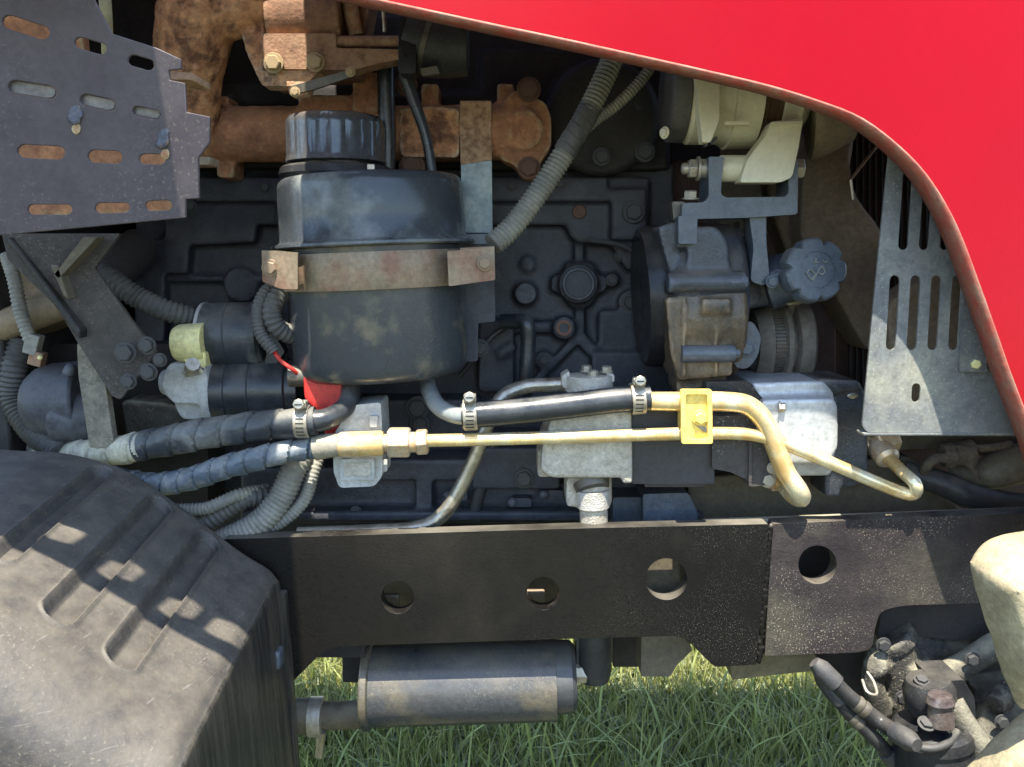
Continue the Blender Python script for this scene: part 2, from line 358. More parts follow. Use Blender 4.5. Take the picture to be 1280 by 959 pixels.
def blades(name, n, x0, x1, y0, y1, hmin, hmax, w, a, b, label, segs=3, lean=.6, broad=False):
    V = []; F = []; T = []
    for i in range(n):
        x = random.uniform(x0, x1); y = y0 + (y1 - y0) * random.random() ** 1.3
        if noise.noise(Vector((x * 3, y * 3, 4))) < random.uniform(-.9, .25) and not broad: x += .1
        z = noise.noise(Vector((x * 2.2, y * 2.2, 0))) * .02 - .006
        h = random.uniform(hmin, hmax); ww = w * random.uniform(.6, 1.3); an = random.uniform(0, math.tau); la = random.uniform(0, math.tau); le = lean * random.random() ** .7
        cx, cy = math.cos(an), math.sin(an); lx, ly = math.cos(la), math.sin(la); t = random.random(); k = len(V)
        for s in range(segs + 1):
            u = s / segs; zz = z + h * (u - .45 * le * u * u); ox = x + lx * h * le * u * u; oy = y + ly * h * le * u * u
            wd = ww * ((1 - u) ** .6 if not broad else math.sin(math.pi * (.12 + .86 * u))) * .5 + .0002
            V.append((ox - cx * wd, oy - cy * wd, zz)); V.append((ox + cx * wd, oy + cy * wd, zz)); T += [t, t]
            if s: F.append((k + 2 * s - 2, k + 2 * s - 1, k + 2 * s + 1, k + 2 * s))
    me = bpy.data.meshes.new(name); me.from_pydata(V, [], F); at = me.attributes.new('tone', 'FLOAT', 'POINT'); at.data.foreach_set('value', T)
    for p in me.polygons: p.use_smooth = True
    me.materials.append(gmat(name, a, b)); o = bpy.data.objects.new(name, me); COL.objects.link(o); o['kind'] = 'stuff'; o['label'] = label; o['category'] = 'grass'
blades('grass', 52000, -1.2, 1.7, .15, 2.9, .04, .15, .0055, (.17, .20, .04), (.35, .35, .12), 'uneven green grass growing on the ground under the frame rail')
blades('dry_grass', 8000, -1.2, 1.7, .15, 2.9, .05, .17, .005, (.32, .30, .16), (.2, .22, .09), 'scattered pale dry grass stems among the green blades', lean=1.2)
blades('weeds', 26000, -1.2, 1.7, .15, 2.9, .02, .06, .026, (.15, .18, .09), (.26, .29, .17), 'small round leaved ground cover between the grass blades', segs=4, lean=1.6, broad=True)
blades('tall_grass', 2600, -1.2, 1.7, .3, 2.6, .10, .24, .010, (.18, .22, .05), (.34, .37, .13), 'long bright grass blades standing above the short grass', segs=5, lean=1.1)
# ================================================================== HOOD
HY = -.265
HPL = (-.385, .35, .18)
def hpl(x): return -.31 + .15 * max(-.29, min(x, .45)) + .12 * max(0, x - .45)
def hoodY(x, z): return hpl(x) + .14 * (z - CZ) + .16 * (z - CZ) ** 2 + .14 * (min(x, .8) - .12) ** 2
hood = thing('engine_hood', 'glossy red engine hood panel arching across the top right', 'hood', 1000, 60, HY)
edge = [(120, -75), (300, -40), (400, -18), (480, 0), (600, 26), (700, 47), (800, 69), (880, 87), (960, 106), (1025, 126), (1075, 146), (1118, 177), (1155, 214), (1184, 258), (1205, 303), (1226, 360), (1246, 416), (1263, 465), (1281, 512), (1300, 562)]
def hoodpt(x, y):
    Y = -.28
    for _ in range(8): q = P(x, y, Y); Y = hoodY(max(q.x, -.29), q.z)
    return P(x, y, Y)
ep = [hoodpt(x, y) for x, y in edge]; ep = crom(ep, .012)
ep = [Vector((p.x, hoodY(p.x, p.z), p.z)) for p in ep if p.x > -.250] + [Vector((x, hoodY(x, z), z)) for x, z in ((.58, .93), (.7, .90), (1.0, .90))]
def sheet(bm, cols, th=None):
    vs = [[bm.verts.new(p) for p in c] for c in cols]
    for i in range(len(vs) - 1):
        for j in range(len(vs[0]) - 1): bm.faces.new((vs[i][j], vs[i + 1][j], vs[i + 1][j + 1], vs[i][j + 1]))
def hcol(p):
    e = [Vector((p.x, hoodY(p.x, p.z + (1.72 - p.z) * k), p.z + (1.72 - p.z) * k)) for k in (0, .004, .01, .1, .2, .3, .4, .5, .6, .7, .8, .9, 1)]
    y0 = e[-1].y
    for k in range(1, 7):
        a = k / 6 * math.pi / 2; e.append(Vector((p.x, y0 + .12 * (1 - math.cos(a)), 1.72 + .12 * math.sin(a))))
    for y in (0, .2, .45): e.append(Vector((p.x, y, 1.86 + .01)))
    e.append(Vector((p.x, .58, 1.80))); e.append(Vector((p.x, .62, 1.5))); e.append(Vector((p.x, .62, 1.15)))
    return e
bm = B(); sheet(bm, [hcol(p) for p in ep]); o = O('side_panel', bm, m_red, hood, ang=60)
m = o.modifiers.new('s', 'SOLIDIFY'); m.thickness = .002; m.offset = -1
bm = B(); rows = []
for q, (dy, dz) in enumerate([(-.001, 0), (.004, -.003), (.012, -.002), (.036, 0.001)]):
    row = []
    for i, p in enumerate(ep):
        t = (ep[min(i + 1, len(ep) - 1)] - ep[max(i - 1, 0)]).normalized(); nn = Vector((-t.z, 0, t.x))
        row.append(p + Vector((0, dy, 0)) + nn * dz)
    rows.append(row)
sheet(bm, rows); o = O('edge_lip', bm, m_lip, hood, label='dusty brownish inner edge of the red hood', ang=50)
m = o.modifiers.new('s', 'SOLIDIFY'); m.thickness = .0025
YV = -.525
def wcaps(cx, cz, w, h): return [proj(Vector((cx + a * w / 2, YV, cz + b))) for a, b in [(math.cos(t), (h / 2 - w / 2) * (1 if math.sin(t) > 0 else -1) + math.sin(t) * w / 2) for t in [(k + .5) / 16 * math.tau for k in range(16)]]]
bm = B(); prism(bm, [proj(Vector((x, YV, z))) for x, z in ((-.293, 1.75), (-.293, 1.43), (-.46, 1.485), (-.62, 1.59), (-1.0, 1.66), (-1.0, 1.75))], YV, .002, holes=[wcaps(x, z, .030, .085) for x, z in ((-.462, 1.592), (-.410, 1.567), (-.358, 1.545), (-.3155, 1.53))])  # added out of view: edge and slots shape shade and sun spots on the tank
O('unseen_shade_panel', bm, m_red, hood, label='unseen red panel added to shade the tank, slotted for sun spots')
bm = B(); box(bm, Vector((-.647, .035, 1.755)), (.706, 1.12, .004)); O('unseen_shade_top', bm, m_red, hood)  # added unseen sheet, carries the shade panel back over the bay
# ================================================================== ENGINE BAY BACK
bm = B(); box(bm, Vector((0, .42, 1.3)), (2.0, .02, .75))
O('firewall', bm, m_dark, label='dark wall closing the far side of the engine bay', cat='panel', bevel=.004)
bm = B(); box(bm, Vector((-.62, .2, 1.35)), (.02, .5, .8)); O('bay_side_plate', bm, m_dark, label='dark plate closing the left end of the engine bay', cat='panel', bevel=.003)
# ================================================================== ENGINE BLOCK
YB = .13
eng = thing('engine_block', 'dark grey cast engine block with bosses and ribs behind the reservoir', 'engine', 560, 400, YB)
bm = B()
prism(bm, rect(168, 205, 842, 668), YB, .24)
prism(bm, fillet([(205, 222), (812, 222), (812, 338), (784, 338), (775, 324), (764, 306), (722, 303), (713, 296), (707, 281), (320, 281), (318, 303), (236, 307), (234, 342), (205, 342)], 4), YB - .022, .05)
prism(bm, fillet(rect(205, 222, 760, 252), 3), YB - .034, .03)
prism(bm, fillet(rect(764, 236, 808, 300), 3), YB - .034, .03)
prism(bm, fillet([(690, 345, 3), (702, 342, 3), (708, 328, 6), (740, 328, 6), (747, 342, 3), (758, 346, 6), (758, 364, 6), (747, 368, 3), (738, 384, 6), (712, 384, 6), (703, 368, 3), (688, 364, 6)], 5), YB - .016, .03)
hlat(bm, 723, 355, 723, 355, YB, YB - .028, [(0, 25), (1, 24)], 32)
hlat(bm, 657, 367, 657, 367, YB, YB - .010, [(0, 15), (1, 14)], 28)
hlat(bm, 788, 378, 788, 378, YB, YB - .012, [(0, 16), (1, 15)], 28)
hlat(bm, 705, 410, 705, 410, YB, YB - .03, [(0, 15), (1, 14)], 28)
hlat(bm, 302, 356, 302, 356, YB, YB - .012, [(0, 22), (1, 21)], 28)
hlat(bm, 660, 330, 660, 330, YB, YB - .005, [(0, 10), (1, 9)], 20)
prism(bm, [(718, 300), (730, 300), (731, 425), (719, 425)], YB - .010, .02)
for a in ([(718, 420), (732, 420), (672, 482), (658, 482)], [(718, 424), (730, 416), (778, 470), (766, 480)]): prism(bm, a, YB - .014, .03)
prism(bm, [(640, 402), (700, 402), (700, 416), (640, 416)], YB - .012, .02)
prism(bm, fillet(rect(205, 385, 345, 400), 3), YB - .01, .02)
prism(bm, rect(168, 300, 205, 480), YB - .02, .04)
prism(bm, fillet(rect(598, 400, 642, 490), 6), YB - .03, .04)
prism(bm, fillet(rect(740, 440, 842, 560), 6), YB - .02, .04)
for x in range(345, 600, 34): prism(bm, rect(x, 232, x + 6, 276), YB - .028, .02)
prism(bm, fillet([(210, 345), (330, 345), (330, 352), (210, 352)], 2), YB - .008, .02); 
prism(bm, fillet(rect(748, 388, 800, 436), 8), YB - .012, .03); hlat(bm, 765, 350, 765, 350, YB, YB - .014, [(0, 9), (1, 8)], 20)
prism(bm, [(620, 440), (640, 428), (646, 436), (626, 448)], YB - .035, .03); hlat(bm, 680, 450, 680, 450, YB, YB - .014, [(0, 12), (1, 11)], 24)
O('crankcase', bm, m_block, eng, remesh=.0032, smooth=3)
bm = B(); prism(bm, fillet(rect(300, 585, 870, 655), 5), .02, .3); prism(bm, fillet(rect(420, 575, 600, 600), 4), .0, .3); prism(bm, fillet(rect(590, 560, 700, 612), 5), -.01, .3); prism(bm, fillet(rect(520, 590, 540, 650), 2), .0, .06); prism(bm, fillet(rect(300, 640, 880, 652), 2), -.01, .1)
prism(bm, fillet(rect(430, 500, 600, 560), 8), .07, .2)
O('oil_pan', bm, m_block, eng, remesh=.0035, smooth=2)
bm = B(); prism(bm, rect(230, 20, 838, 212), .12, .2); prism(bm, fillet(rect(230, 118, 700, 210), 4), .1, .05)
prism(bm, fillet(rect(600, 60, 835, 212), 10), .1, .1); hlat(bm, 752, 148, 752, 148, .12, .07, [(0, 70), (.8, 70), (1, 64)], 48)
prism(bm, rect(235, 104, 470, 132), .09, .05)
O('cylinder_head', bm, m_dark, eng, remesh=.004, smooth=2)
for x, y, r in ((724, 265, 6),):
    bm = B(); hlat(bm, x, y, x, y, YB - .023, YB - .027, [(0, 9), (1, 8), (1, 6), (-2, 6)], 24); O('threaded_hole', bm, m_boltr, eng)
bm = B(); hlat(bm, 705, 410, 705, 410, YB - .029, YB - .034, [(0, 10), (1, 10), (1, 6), (-2, 6)], 24); O('threaded_hole', bm, m_boltr, eng)
bm = B(); hlat(bm, 723, 355, 723, 355, YB - .026, YB - .033, [(0, 21), (.7, 21), (1, 19.5), (1, 17), (.2, 16.5)], 36); O('core_plug', bm, m_block, eng)
bm = B(); hlat(bm, 657, 367, 657, 367, YB - .008, YB - .018, [(0, 13.5), (.8, 13.5), (1, 12)], 30); O('core_plug', bm, m_block, eng)
for x, y, Y, r in ((792, 265, .09, 11), (752, 196, .07, 9), (806, 190, .07, 10), (800, 130, .07, 9), (788, 378, .118, 9), (655, 598, -.012, 10), (522, 510, .06, 12), (525, 530, .06, 10), (600, 435, .06, 9), (616, 345, .09, 8), (238, 258, .09, 6), (266, 124, .085, 5), (288, 124, .085, 5), (445, 640, 0, 6), (560, 630, 0, 7), (790, 640, 0, 7)): bolt(eng, x, y, Y, r, m_boltd)
for x, y in ((560, 620), (680, 618), (640, 628), (553, 642)):
    bm = B(); ball(bm, P(x, y, -.0), M_(7, 0), sub=2); prism(bm, fillet(rect(x, y - 5, x + 24, y + 6), 3), 0, .02); O('boss', bm, m_block, eng, bevel=.001)
for x, y in ((332, 234), (585, 232), (640, 232), (700, 230), (775, 320), (765, 350), (680, 450), (212, 470), (218, 330)): bolt(eng, x, y, YB - .034 if y < 240 else YB - .016 if y < 440 else YB - .02, 6, m_boltd)
for l in ([(575, 470, .09), (600, 440, .08), (616, 420, .08), (640, 404, .08)], [(600, 520, .03), (640, 512, .02), (672, 520, .0)], [(735, 300, .09), (780, 308, .085), (812, 330, .08)]):
    bm = B(); tube(bm, PT(*l), M_(3.5, .05), n=10); O('wire', bm, m_rubber, eng)
# vertical oil line
bm = B(); tube(bm, PT((628, 402, .06), (648, 402, .05), (658, 404, .04), (660, 425, .04), (658, 470, .04), (657, 492, .05)), M_(9.5, .05), n=16)
O('oil_line', bm, m_hose, label='short dark vertical oil pipe with elbow left of the ribbed boss', cat='pipe')
bm = B(); tube(bm, PT((620, 540, .0), (612, 575, .0), (598, 620, .0), (592, 650, .0)), M_(8, 0), n=16)
O('drain_hose', bm, m_rubber, label='thin black hose sloping down beside the thick silver pipe', cat='hose')
# dark mounting plate behind reservoir
bk = thing('reservoir_bracket', 'vertical strap bracket, rusty above and grey blue below, right of the reservoir', 'bracket', 597, 215, .02)
bm = B(); prism(bm, [(575, 128), (614, 128), (616, 292), (577, 292)], .02, .005); o = O('strap', bm, mat('strap_steel', (.12, .15, .17), (.20, .23, .22), .5, 12, rough=.4, metal=.4, bump=.15, dust=.2), bk, bevel=.001)
bm = B(); prism(bm, [(575, 126), (614, 126), (614.5, 200), (575.5, 206)], .0185, .0012); O('rusty_end', bm, m_rustd, bk, label='rust brown upper end of the strap', bevel=.0004)
bm = B(); prism(bm, [(577, 292), (617, 292), (618, 306), (578, 306)], .0, .025); O('fold', bm, m_blue, bk, bevel=.002)
bm = B(); prism(bm, fillet([(560, 306), (618, 306), (619, 402), (598, 404), (597, 452), (560, 452)], 3), .005, .006); O('lower_plate', bm, m_block, bk, bevel=.001)
# ================================================================== EXHAUST
man = thing('exhaust_manifold', 'rust brown cast exhaust manifold running behind the reservoir cap', 'manifold', 480, 165, .05)
bm = B()
tube(bm, PT((255, 168, .06), (330, 168, .055), (450, 168, .055), (560, 167, .055), (640, 165, .055)), [M_(33, .05)] * 5, n=24, step=.02)
prism(bm, fillet([(625, 132), (640, 112), (662, 118), (683, 128), (690, 150), (689, 185), (676, 200), (672, 222), (655, 224), (642, 205), (625, 200)], 8), .035, .05)
for x in (537, 632): prism(bm, fillet(rect(x - 11, 104, x + 11, 140), 4), .045, .05)
prism(bm, fillet(rect(268, 120, 285, 140), 3), .05, .05); prism(bm, fillet(rect(270, 190, 292, 222), 4), .05, .05)
hlat(bm, 655, 163, 655, 163, .08, .025, [(0, 30), (.7, 30), (1, 22)], 32)
prism(bm, fillet(rect(372, 118, 470, 150), 8), .03, .06); prism(bm, fillet(rect(440, 90, 475, 140), 6), .02, .06)
O('manifold_casting', bm, m_rust, man, remesh=.003, smooth=3, disp=.0022, dsc=90)
bm = B(); prism(bm, fillet([(497, 135), (500, 196), (574, 197), (576, 136), (540, 132)], 8), .020, .02); O('port_flange', bm, m_rustb, man, label='bright orange rusty port flange', remesh=.003, smooth=4, disp=.002, dsc=90)
for x, y, Y, r in ((661, 112, .02, 12), (661, 210, .02, 11), (515, 209, .03, 13), (508, 106, .03, 11)): bolt(man, x, y, Y, r, m_boltr, h=.7)
tb = thing('turbine_housing', 'heavily rusted curved exhaust elbow and flange at the top left', 'exhaust', 300, 50, .0)
bm = B()
tube(bm, PT((330, -60, .0), (290, -35, -.01), (252, 10, -.02), (238, 70, -.01), (238, 130, .01), (250, 190, .05)), [M_(48, 0), M_(48, 0), M_(46, 0), M_(40, 0), M_(34, 0), M_(22, 0)], n=28, step=.01)
tube(bm, PT((262, 20, -.02), (300, 10, -.03), (340, -10, -.03)), M_(32, 0), n=20, step=.01)
prism(bm, fillet([(300, -40), (330, -40), (330, 95), (318, 90), (305, 60), (298, 20)], 6), -.045, .03)
O('elbow', bm, m_rustb, tb, remesh=.003, smooth=5, disp=.004, dsc=70)
bm = B(); prism(bm, fillet([(305, -40), (470, -40), (455, 40), (450, 95), (385, 95), (340, 108), (322, 92), (312, 60)], 6), -.02, .06)
hlat(bm, 340, 25, 430, 22, -.02, -.02, [(0, 42), (1, 42)], 28)
O('flange', bm, m_rustd, tb, remesh=.003, smooth=3)
bm = B(); prism(bm, fillet([(328, 56), (330, 42), (420, 42), (420, 60), (505, 62), (508, 72), (470, 80), (440, 88), (345, 86), (330, 78)], 3), -.06, .03); O('mounting_arm', bm, m_rustd, tb, bevel=.003)
bm = B(); prism(bm, fillet([(318, 88), (400, 88), (380, 108), (328, 107)], 3), -.055, .03); prism(bm, fillet([(360, 106), (392, 96), (385, 118), (362, 120)], 4), -.05, .02); O('lug', bm, m_rustb, tb, bevel=.003)
bm = B(); tube(bm, PT((420, 52, -.05), (505, 52, -.05)), M_(6.5, -.05)); O('rod', bm, m_rustd, tb)
bm = B(); prism(bm, fillet([(362, 108), (440, 86), (445, 94), (392, 112), (366, 118)], 3), -.075, .006); O('link_bar', bm, m_bolt, tb, bevel=.001)
bolt(tb, 342, 79, -.062, 10, m_boltt); bolt(tb, 394, 78, -.062, 9.5, m_boltt); bolt(tb, 369, 115, -.078, 5, m_boltt); bolt(tb, 438, 90, -.078, 5, m_boltt)
bm = B(); tube(bm, PT((435, -30, -.03), (438, 10, -.03), (446, 45, -.03)), M_(9, -.03)); O('feed_pipe', bm, m_rust, tb)
bm = B(); tube(bm, PT((477, -20, -.04), (481, 40, -.04)), M_(2.5, -.04), n=8); O('stud', bm, m_boltl, tb)
bs_ = thing('intake_elbow', 'black rubber intake elbow with a clamp rim under the hood edge', 'elbow', 545, 55, -.02)
bm = B(); tube(bm, PT((510, 45, -.03), (545, 56, -.03), (585, 58, -.03)), [M_(38, -.03), M_(38, -.03), M_(34, -.03)], n=32, step=.006, kind=None); O('cuff', bm, m_rubber, bs_)
bm = B(); hlat(bm, 533, 52, 539, 54, -.03, -.03, [(0, 36), (0, 41), (1, 41), (1, 36)], 36); O('clamp_ring', bm, m_bolt, bs_)
bm = B(); prism(bm, fillet(rect(498, 20, 520, 92), 5), -.065, .03); O('collar', bm, m_black, bs_, bevel=.003)
bm = B(); prism(bm, fillet([(525, 86), (546, 82), (550, 92), (528, 95)], 2), -.07, .01); O('clamp_screw', bm, m_bolt, bs_, bevel=.001)
bm = B(); tube(bm, PT((482, 85, .0), (483, 130, .0), (484, 175, -.0), (483, 222, -.0)), M_(10.5, 0), n=18); O('breather_hose', bm, m_hose, label='thick vertical black hose directly right of the reservoir cap', cat='hose')
bm = B(); tube(bm, PT((505, 92, -.03), (515, 120, -.03), (532, 170, -.03), (541, 222, -.03)), [M_(8, 0), M_(7, 0), M_(6, 0), M_(6, 0)], n=14); O('vent_hose', bm, m_hose, label='thin black hose slanting down into the reservoir top', cat='hose')
# ================================================================== RESERVOIR
YR = -.02
res = thing('fluid_reservoir', 'dark enamelled cylindrical fluid reservoir with screw cap held by a clamp band', 'reservoir', 470, 480, YR)
RK = M_(1, YR)
def rax(py): return P(463 + (py - 225) / 243 * 15, py, YR)
def rl(bm, prof, n=72, **k):
    a, b = rax(prof[0][0]), rax(prof[-1][0]); y0, y1 = prof[0][0], prof[-1][0]
    return lathe(bm, a, b, [((y - y0) / (y1 - y0), r * RK) for y, r in prof], n, **k)
bm = B(); rl(bm, [(222, 60), (222.5, 98), (224, 105), (228, 109), (235, 111), (270, 112), (300, 113), (302, 115), (304, 122), (307, 123), (309, 120), (310, 60)]); O('upper_shell', bm, m_tankblk, res, ang=50)
bm = B(); rl(bm, [(309, 60), (309.5, 110), (340, 109), (400, 107.8), (445, 106.8), (456, 105.5), (463, 102), (467.5, 95), (469, 84), (469.5, 20)]); O('lower_shell', bm, m_tanklow, res, ang=60)
capc = lambda py: P(419 + (py - 150) * .03, py, YR - .01)
def cl(bm, prof, n=72, **k):
    y0, y1 = prof[0][0], prof[-1][0]; return lathe(bm, capc(y0), capc(y1), [((y - y0) / (y1 - y0), r * RK) for y, r in prof], n, **k)
bm = B(); cl(bm, [(146, 40), (146.5, 50), (148, 54), (153, 57.5), (160, 58), (196, 58), (200, 59), (204, 60), (205, 58), (206, 40)], n=96, mod=lambda th, t: 1 - (.035 * max(0, math.cos(th * 16)) ** 2 if .1 < t < .85 else 0)); O('cap', bm, mat('cap_plastic', (.05, .058, .068), (.075, .085, .095), .5, 9, rough=.2, bump=.03, coat=.5, dust=.2, dcol=(.3, .2, .13)), res, ang=40)
bm = B(); cl(bm, [(203, 48), (207, 48), (214, 48)]); O('filler_neck', bm, m_black, res)
for x in (408, 464): bm = B(); box(bm, P(x, 209, YR - .062), (.009, .006, .007)); O('tab', bm, m_zinc, res, bevel=.001)
bm = B(); cl(bm, [(208, 50), (209, 62), (212, 66), (216, 67), (220, 68), (226, 66)]); O('neck_flange', bm, m_black, res)
bm = B(); a0, a1 = rax(316), rax(359); rr = [(0, 113.2), (0, 115.6), (.04, 116.2), (.96, 115.0), (1, 114.4), (1, 111.5)]
lathe(bm, a0, a1, [(t, r * RK) for t, r in rr], 72); O('clamp_band', bm, m_strap, res, ang=40)
bm = B(); prism(bm, fillet([(327, 313), (352, 314), (372, 316), (372, 362), (350, 361), (328, 352)], 2), 0, .004, Yf=(-.27, -.6, 0)); prism(bm, fillet([(327, 313), (356, 314), (352, 318), (328, 317)], 1), -.092, .03); O('clamp_ear', bm, m_strap, res, bevel=.0008)
bm = B(); prism(bm, fillet([(559, 314), (618, 309), (619, 350), (561, 358)], 2), -.105, .004, Yf=(-.098, .2, 0)); prism(bm, fillet([(575, 310), (618, 308), (618, 313), (575, 316)], 1), -.094, .03); O('clamp_ear', bm, m_strap, res, bevel=.0008)
bolt(res, 338, 335, -.111, 8.5, m_strap); bolt(res, 606, 329, -.107, 8, m_strap)
bm = B(); tube(bm, PT((533, 462, -.04), (535, 485, -.06), (548, 508, -.10), (570, 519, -.122), (592, 520, -.125)), M_(11, -.1), n=20); O('outlet_spout', bm, m_tankblk, res)
bm = B(); tube(bm, PT((436, 460, -.05), (435, 478, -.06)), M_(14, -.06), n=20); O('outlet_spout', bm, m_tankblk, res)
# ================================================================== HOSES AND PIPES AT THE FRONT
YP = -.128
def clampring(px, py, Y, r, d, label, tilt=0):
    t = thing('hose_clamp', label, 'clamp', px, py, Y, 'worm drive clamps on the hoses')
    c = P(px, py, Y); s = M_(1, Y, py); d = Vector(d).normalized(); w = 8.5 * s
    bm = B(); lathe(bm, c - d * w, c + d * w, [(0, (r - .5) * s), (0, (r + 1.2) * s), (.06, (r + 1.9) * s), (.94, (r + 1.9) * s), (1, (r + 1.2) * s), (1, (r - .5) * s)], 40, cap=False); O('band', bm, m_boltl, t)
    bm = B(); up = Vector((0, -.35, 1)).normalized(); f = Vector((0, -1, 0))
    box(bm, c + Vector((0, -.35, .94)).normalized() * (r + 6) * s, (15 * s, 15 * s, 9 * s), Matrix.Rotation(tilt, 3, 'Y')); O('screw_housing', bm, m_boltl, t, bevel=.0012)
    bm = B(); c2 = c + Vector((0, -.35, .94)).normalized() * (r + 7) * s; lathe(bm, c2 + Vector((0, -9 * s, 0)), c2 + Vector((0, -14 * s, 1 * s)), [(0, 7.5 * s), (.7, 7.5 * s), (1, 6 * s)], 8); O('screw', bm, m_zinc, t, bevel=.0006)
    bm = B(); box(bm, c2 + Vector((0, -14.4 * s, .8 * s)), (9 * s, 1.2 * s, 1.6 * s)); O('screw_slot', bm, m_dark, t)
    for k in range(5):
        a = -.75 + k * .27; n = Vector((0, -math.cos(a), math.sin(a)))
        bm = B(); box(bm, c + n * (r + 1.95) * s, (10 * s, .6 * s, 1.7 * s), Matrix.Rotation(-a, 3, 'X')); O('slot', bm, m_dark, t)
    return t
bm = B(); tube(bm, PT((578, 520, -.125), (605, 518, -.126), (660, 513, YP), (720, 506, YP), (770, 500, -.127), (812, 498, -.126)), [M_(16.5, YP)] * 4, n=28, step=.006); O('return_hose', bm, m_hose, label='smooth black rubber hose between two clamps, from reservoir spout to yellow pipe', cat='hose', ang=70)
clampring(588, 518, -.126, 18.5, (1, 0, .05), 'worm drive hose clamp at the left end of the smooth black hose')
clampring(797, 498, -.127, 18.5, (1, 0, .1), 'worm drive hose clamp where the smooth black hose meets the yellow pipe')
rp = thing('return_pipe', 'thick yellow zinc plated pipe bending down over the silver pump', 'pipe', 900, 503, YP)
bm = B(); tube(bm, PT((800, 501, -.127), (860, 502, YP), (905, 502, YP), (935, 507, YP), (956, 527, YP), (968, 555, YP), (982, 590, YP), (997, 612, -.13), (1001, 622, -.12), (992, 618, -.10), (975, 600, -.06)), M_(12.5, YP), n=24, step=.005); O('bent_tube', bm, m_yzinc, rp, ang=70)
bm = B(); hlat(bm, 975, 600, 960, 590, -.07, -.04, [(0, 17), (1, 17)], 6); O('union_nut', bm, m_nut, rp, bevel=.001)
pp = thing('pressure_pipe', 'thin yellow metal pressure pipe running right from the hex fittings to the bent end', 'pipe', 700, 548, YP)
bm = B(); tube(bm, PT((530, 551, YP), (620, 549, YP), (760, 545, YP), (870, 542, YP), (935, 543, YP), (975, 553, YP), (1030, 575, YP), (1090, 601, YP), (1128, 616, YP), (1143, 617, -.127), (1144, 605, -.135), (1128, 590, -.115), (1108, 570, -.085)), M_(8.2, YP), n=20, step=.004); O('bent_tube', bm, m_yzinc, pp, ang=70)
bm = B(); hlat(bm, 520, 553, 535, 552, YP, YP, [(0, 15), (.12, 17), (.88, 17), (1, 15)], 6); O('hex_nut', bm, m_nut, pp, bevel=.0012)
bm = B(); hlat(bm, 512, 553, 521, 553, YP, YP, [(0, 13), (1, 13)], 28); O('ring', bm, m_nut, pp)
bm = B(); hlat(bm, 485, 553, 513, 553, YP, YP, [(0, 18), (.08, 20), (.92, 20), (1, 18)], 6); O('hex_nut', bm, m_nut, pp, bevel=.0012)
bm = B(); hlat(bm, 1112, 576, 1097, 556, -.09, -.065, [(0, 11), (.15, 15), (1, 16)], 28); O('ferrule', bm, m_nut, pp)
bm = B(); hlat(bm, 1090, 553, 1118, 549, -.065, -.06, [(0, 17), (.1, 20), (.9, 20), (1, 17)], 6); O('hex_nut', bm, m_nut, pp, bevel=.0012)
bm = B(); hlat(bm, 1080, 556, 1092, 554, -.06, -.06, [(0, 13), (1, 13)], 24); O('ring', bm, m_nut, pp)
ph = thing('pressure_hose', 'blue grey tape wrapped hydraulic hose ending in a yellow metal ferrule', 'hose', 330, 575, -.14)
bm = B(); tube(bm, PT((425, 557, YP), (385, 561, -.126), (330, 571, -.135), (270, 588, -.12), (220, 603, -.105), (170, 604, -.09), (120, 590, -.05), (60, 570, .0)), [M_(13.5, -.14), M_(15.5, -.14), M_(15.5, -.14), M_(16, -.14), M_(16, -.14)], n=28, kind='wrap', period=.0235, amp=.13, spiral=1); O('wrapping', bm, m_wrapb, ph, ang=50)
bm = B(); tube(bm, PT((430, 556, YP), (412, 557, YP), (394, 560, -.127)), [M_(14, YP), M_(15.5, YP), M_(16, YP)], n=24); O('bare_end', bm, mat('stained_hose_end', (.30, .27, .20), (.20, .18, .14), .5, 30, rough=.55, bump=.2, dust=.3), ph)
bm = B(); hlat(bm, 424, 556, 480, 554, YP, YP, [(0, 14.5), (.05, 16), (.94, 16), (1, 14), (1, 11)], 40); O('ferrule', bm, m_yzinc, ph)
bm = B(); hlat(bm, 479, 554, 487, 553, YP, YP, [(0, 11), (1, 11)], 24); O('neck', bm, m_nut, ph)
rh = thing('suction_hose', 'thick dark spiral wrapped hose running left from the reservoir over the tank', 'hose', 250, 545, -.12)
bm = B(); tube(bm, PT((395, 526, -.13), (350, 530, -.13), (290, 537, -.12), (225, 548, -.11), (172, 559, -.103)), [M_(18, -.12), M_(19, -.12), M_(20, -.12), M_(19, -.12)], n=32, kind='wrap', period=.031, amp=.10, spiral=1); O('wrapping', bm, m_wrap, rh, ang=50)
bm = B(); tube(bm, PT((180, 557, -.105), (160, 561, -.10), (125, 566, -.085), (90, 567, -.06), (20, 570, .02)), [M_(18.5, -.1), M_(18, -.1), M_(17, -.1)], n=32, kind='wrap', period=.028, amp=.10, spiral=1); O('pale_wrapping', bm, mat('pale_wrap', (.55, .52, .38), (.30, .29, .24), .5, 14, rough=.6, bump=.3, dust=.3), rh, label='pale end of the wrapped hose', ang=50)  # left stretch of the wrap in a paler cream colour
bm = B(); tube(bm, PT((380, 526, -.13), (405, 525, -.13), (428, 512, -.11), (438, 495, -.09), (437, 472, -.06)), [M_(15, -.12), M_(13, -.12), M_(12.5, -.1), M_(13, -.08)], n=24); O('bare_hose', bm, m_hose, rh, ang=70)
clampring(379, 527, -.13, 19, (1, 0, 0), 'small hose clamp near the red cover on the spiral wrapped hose')
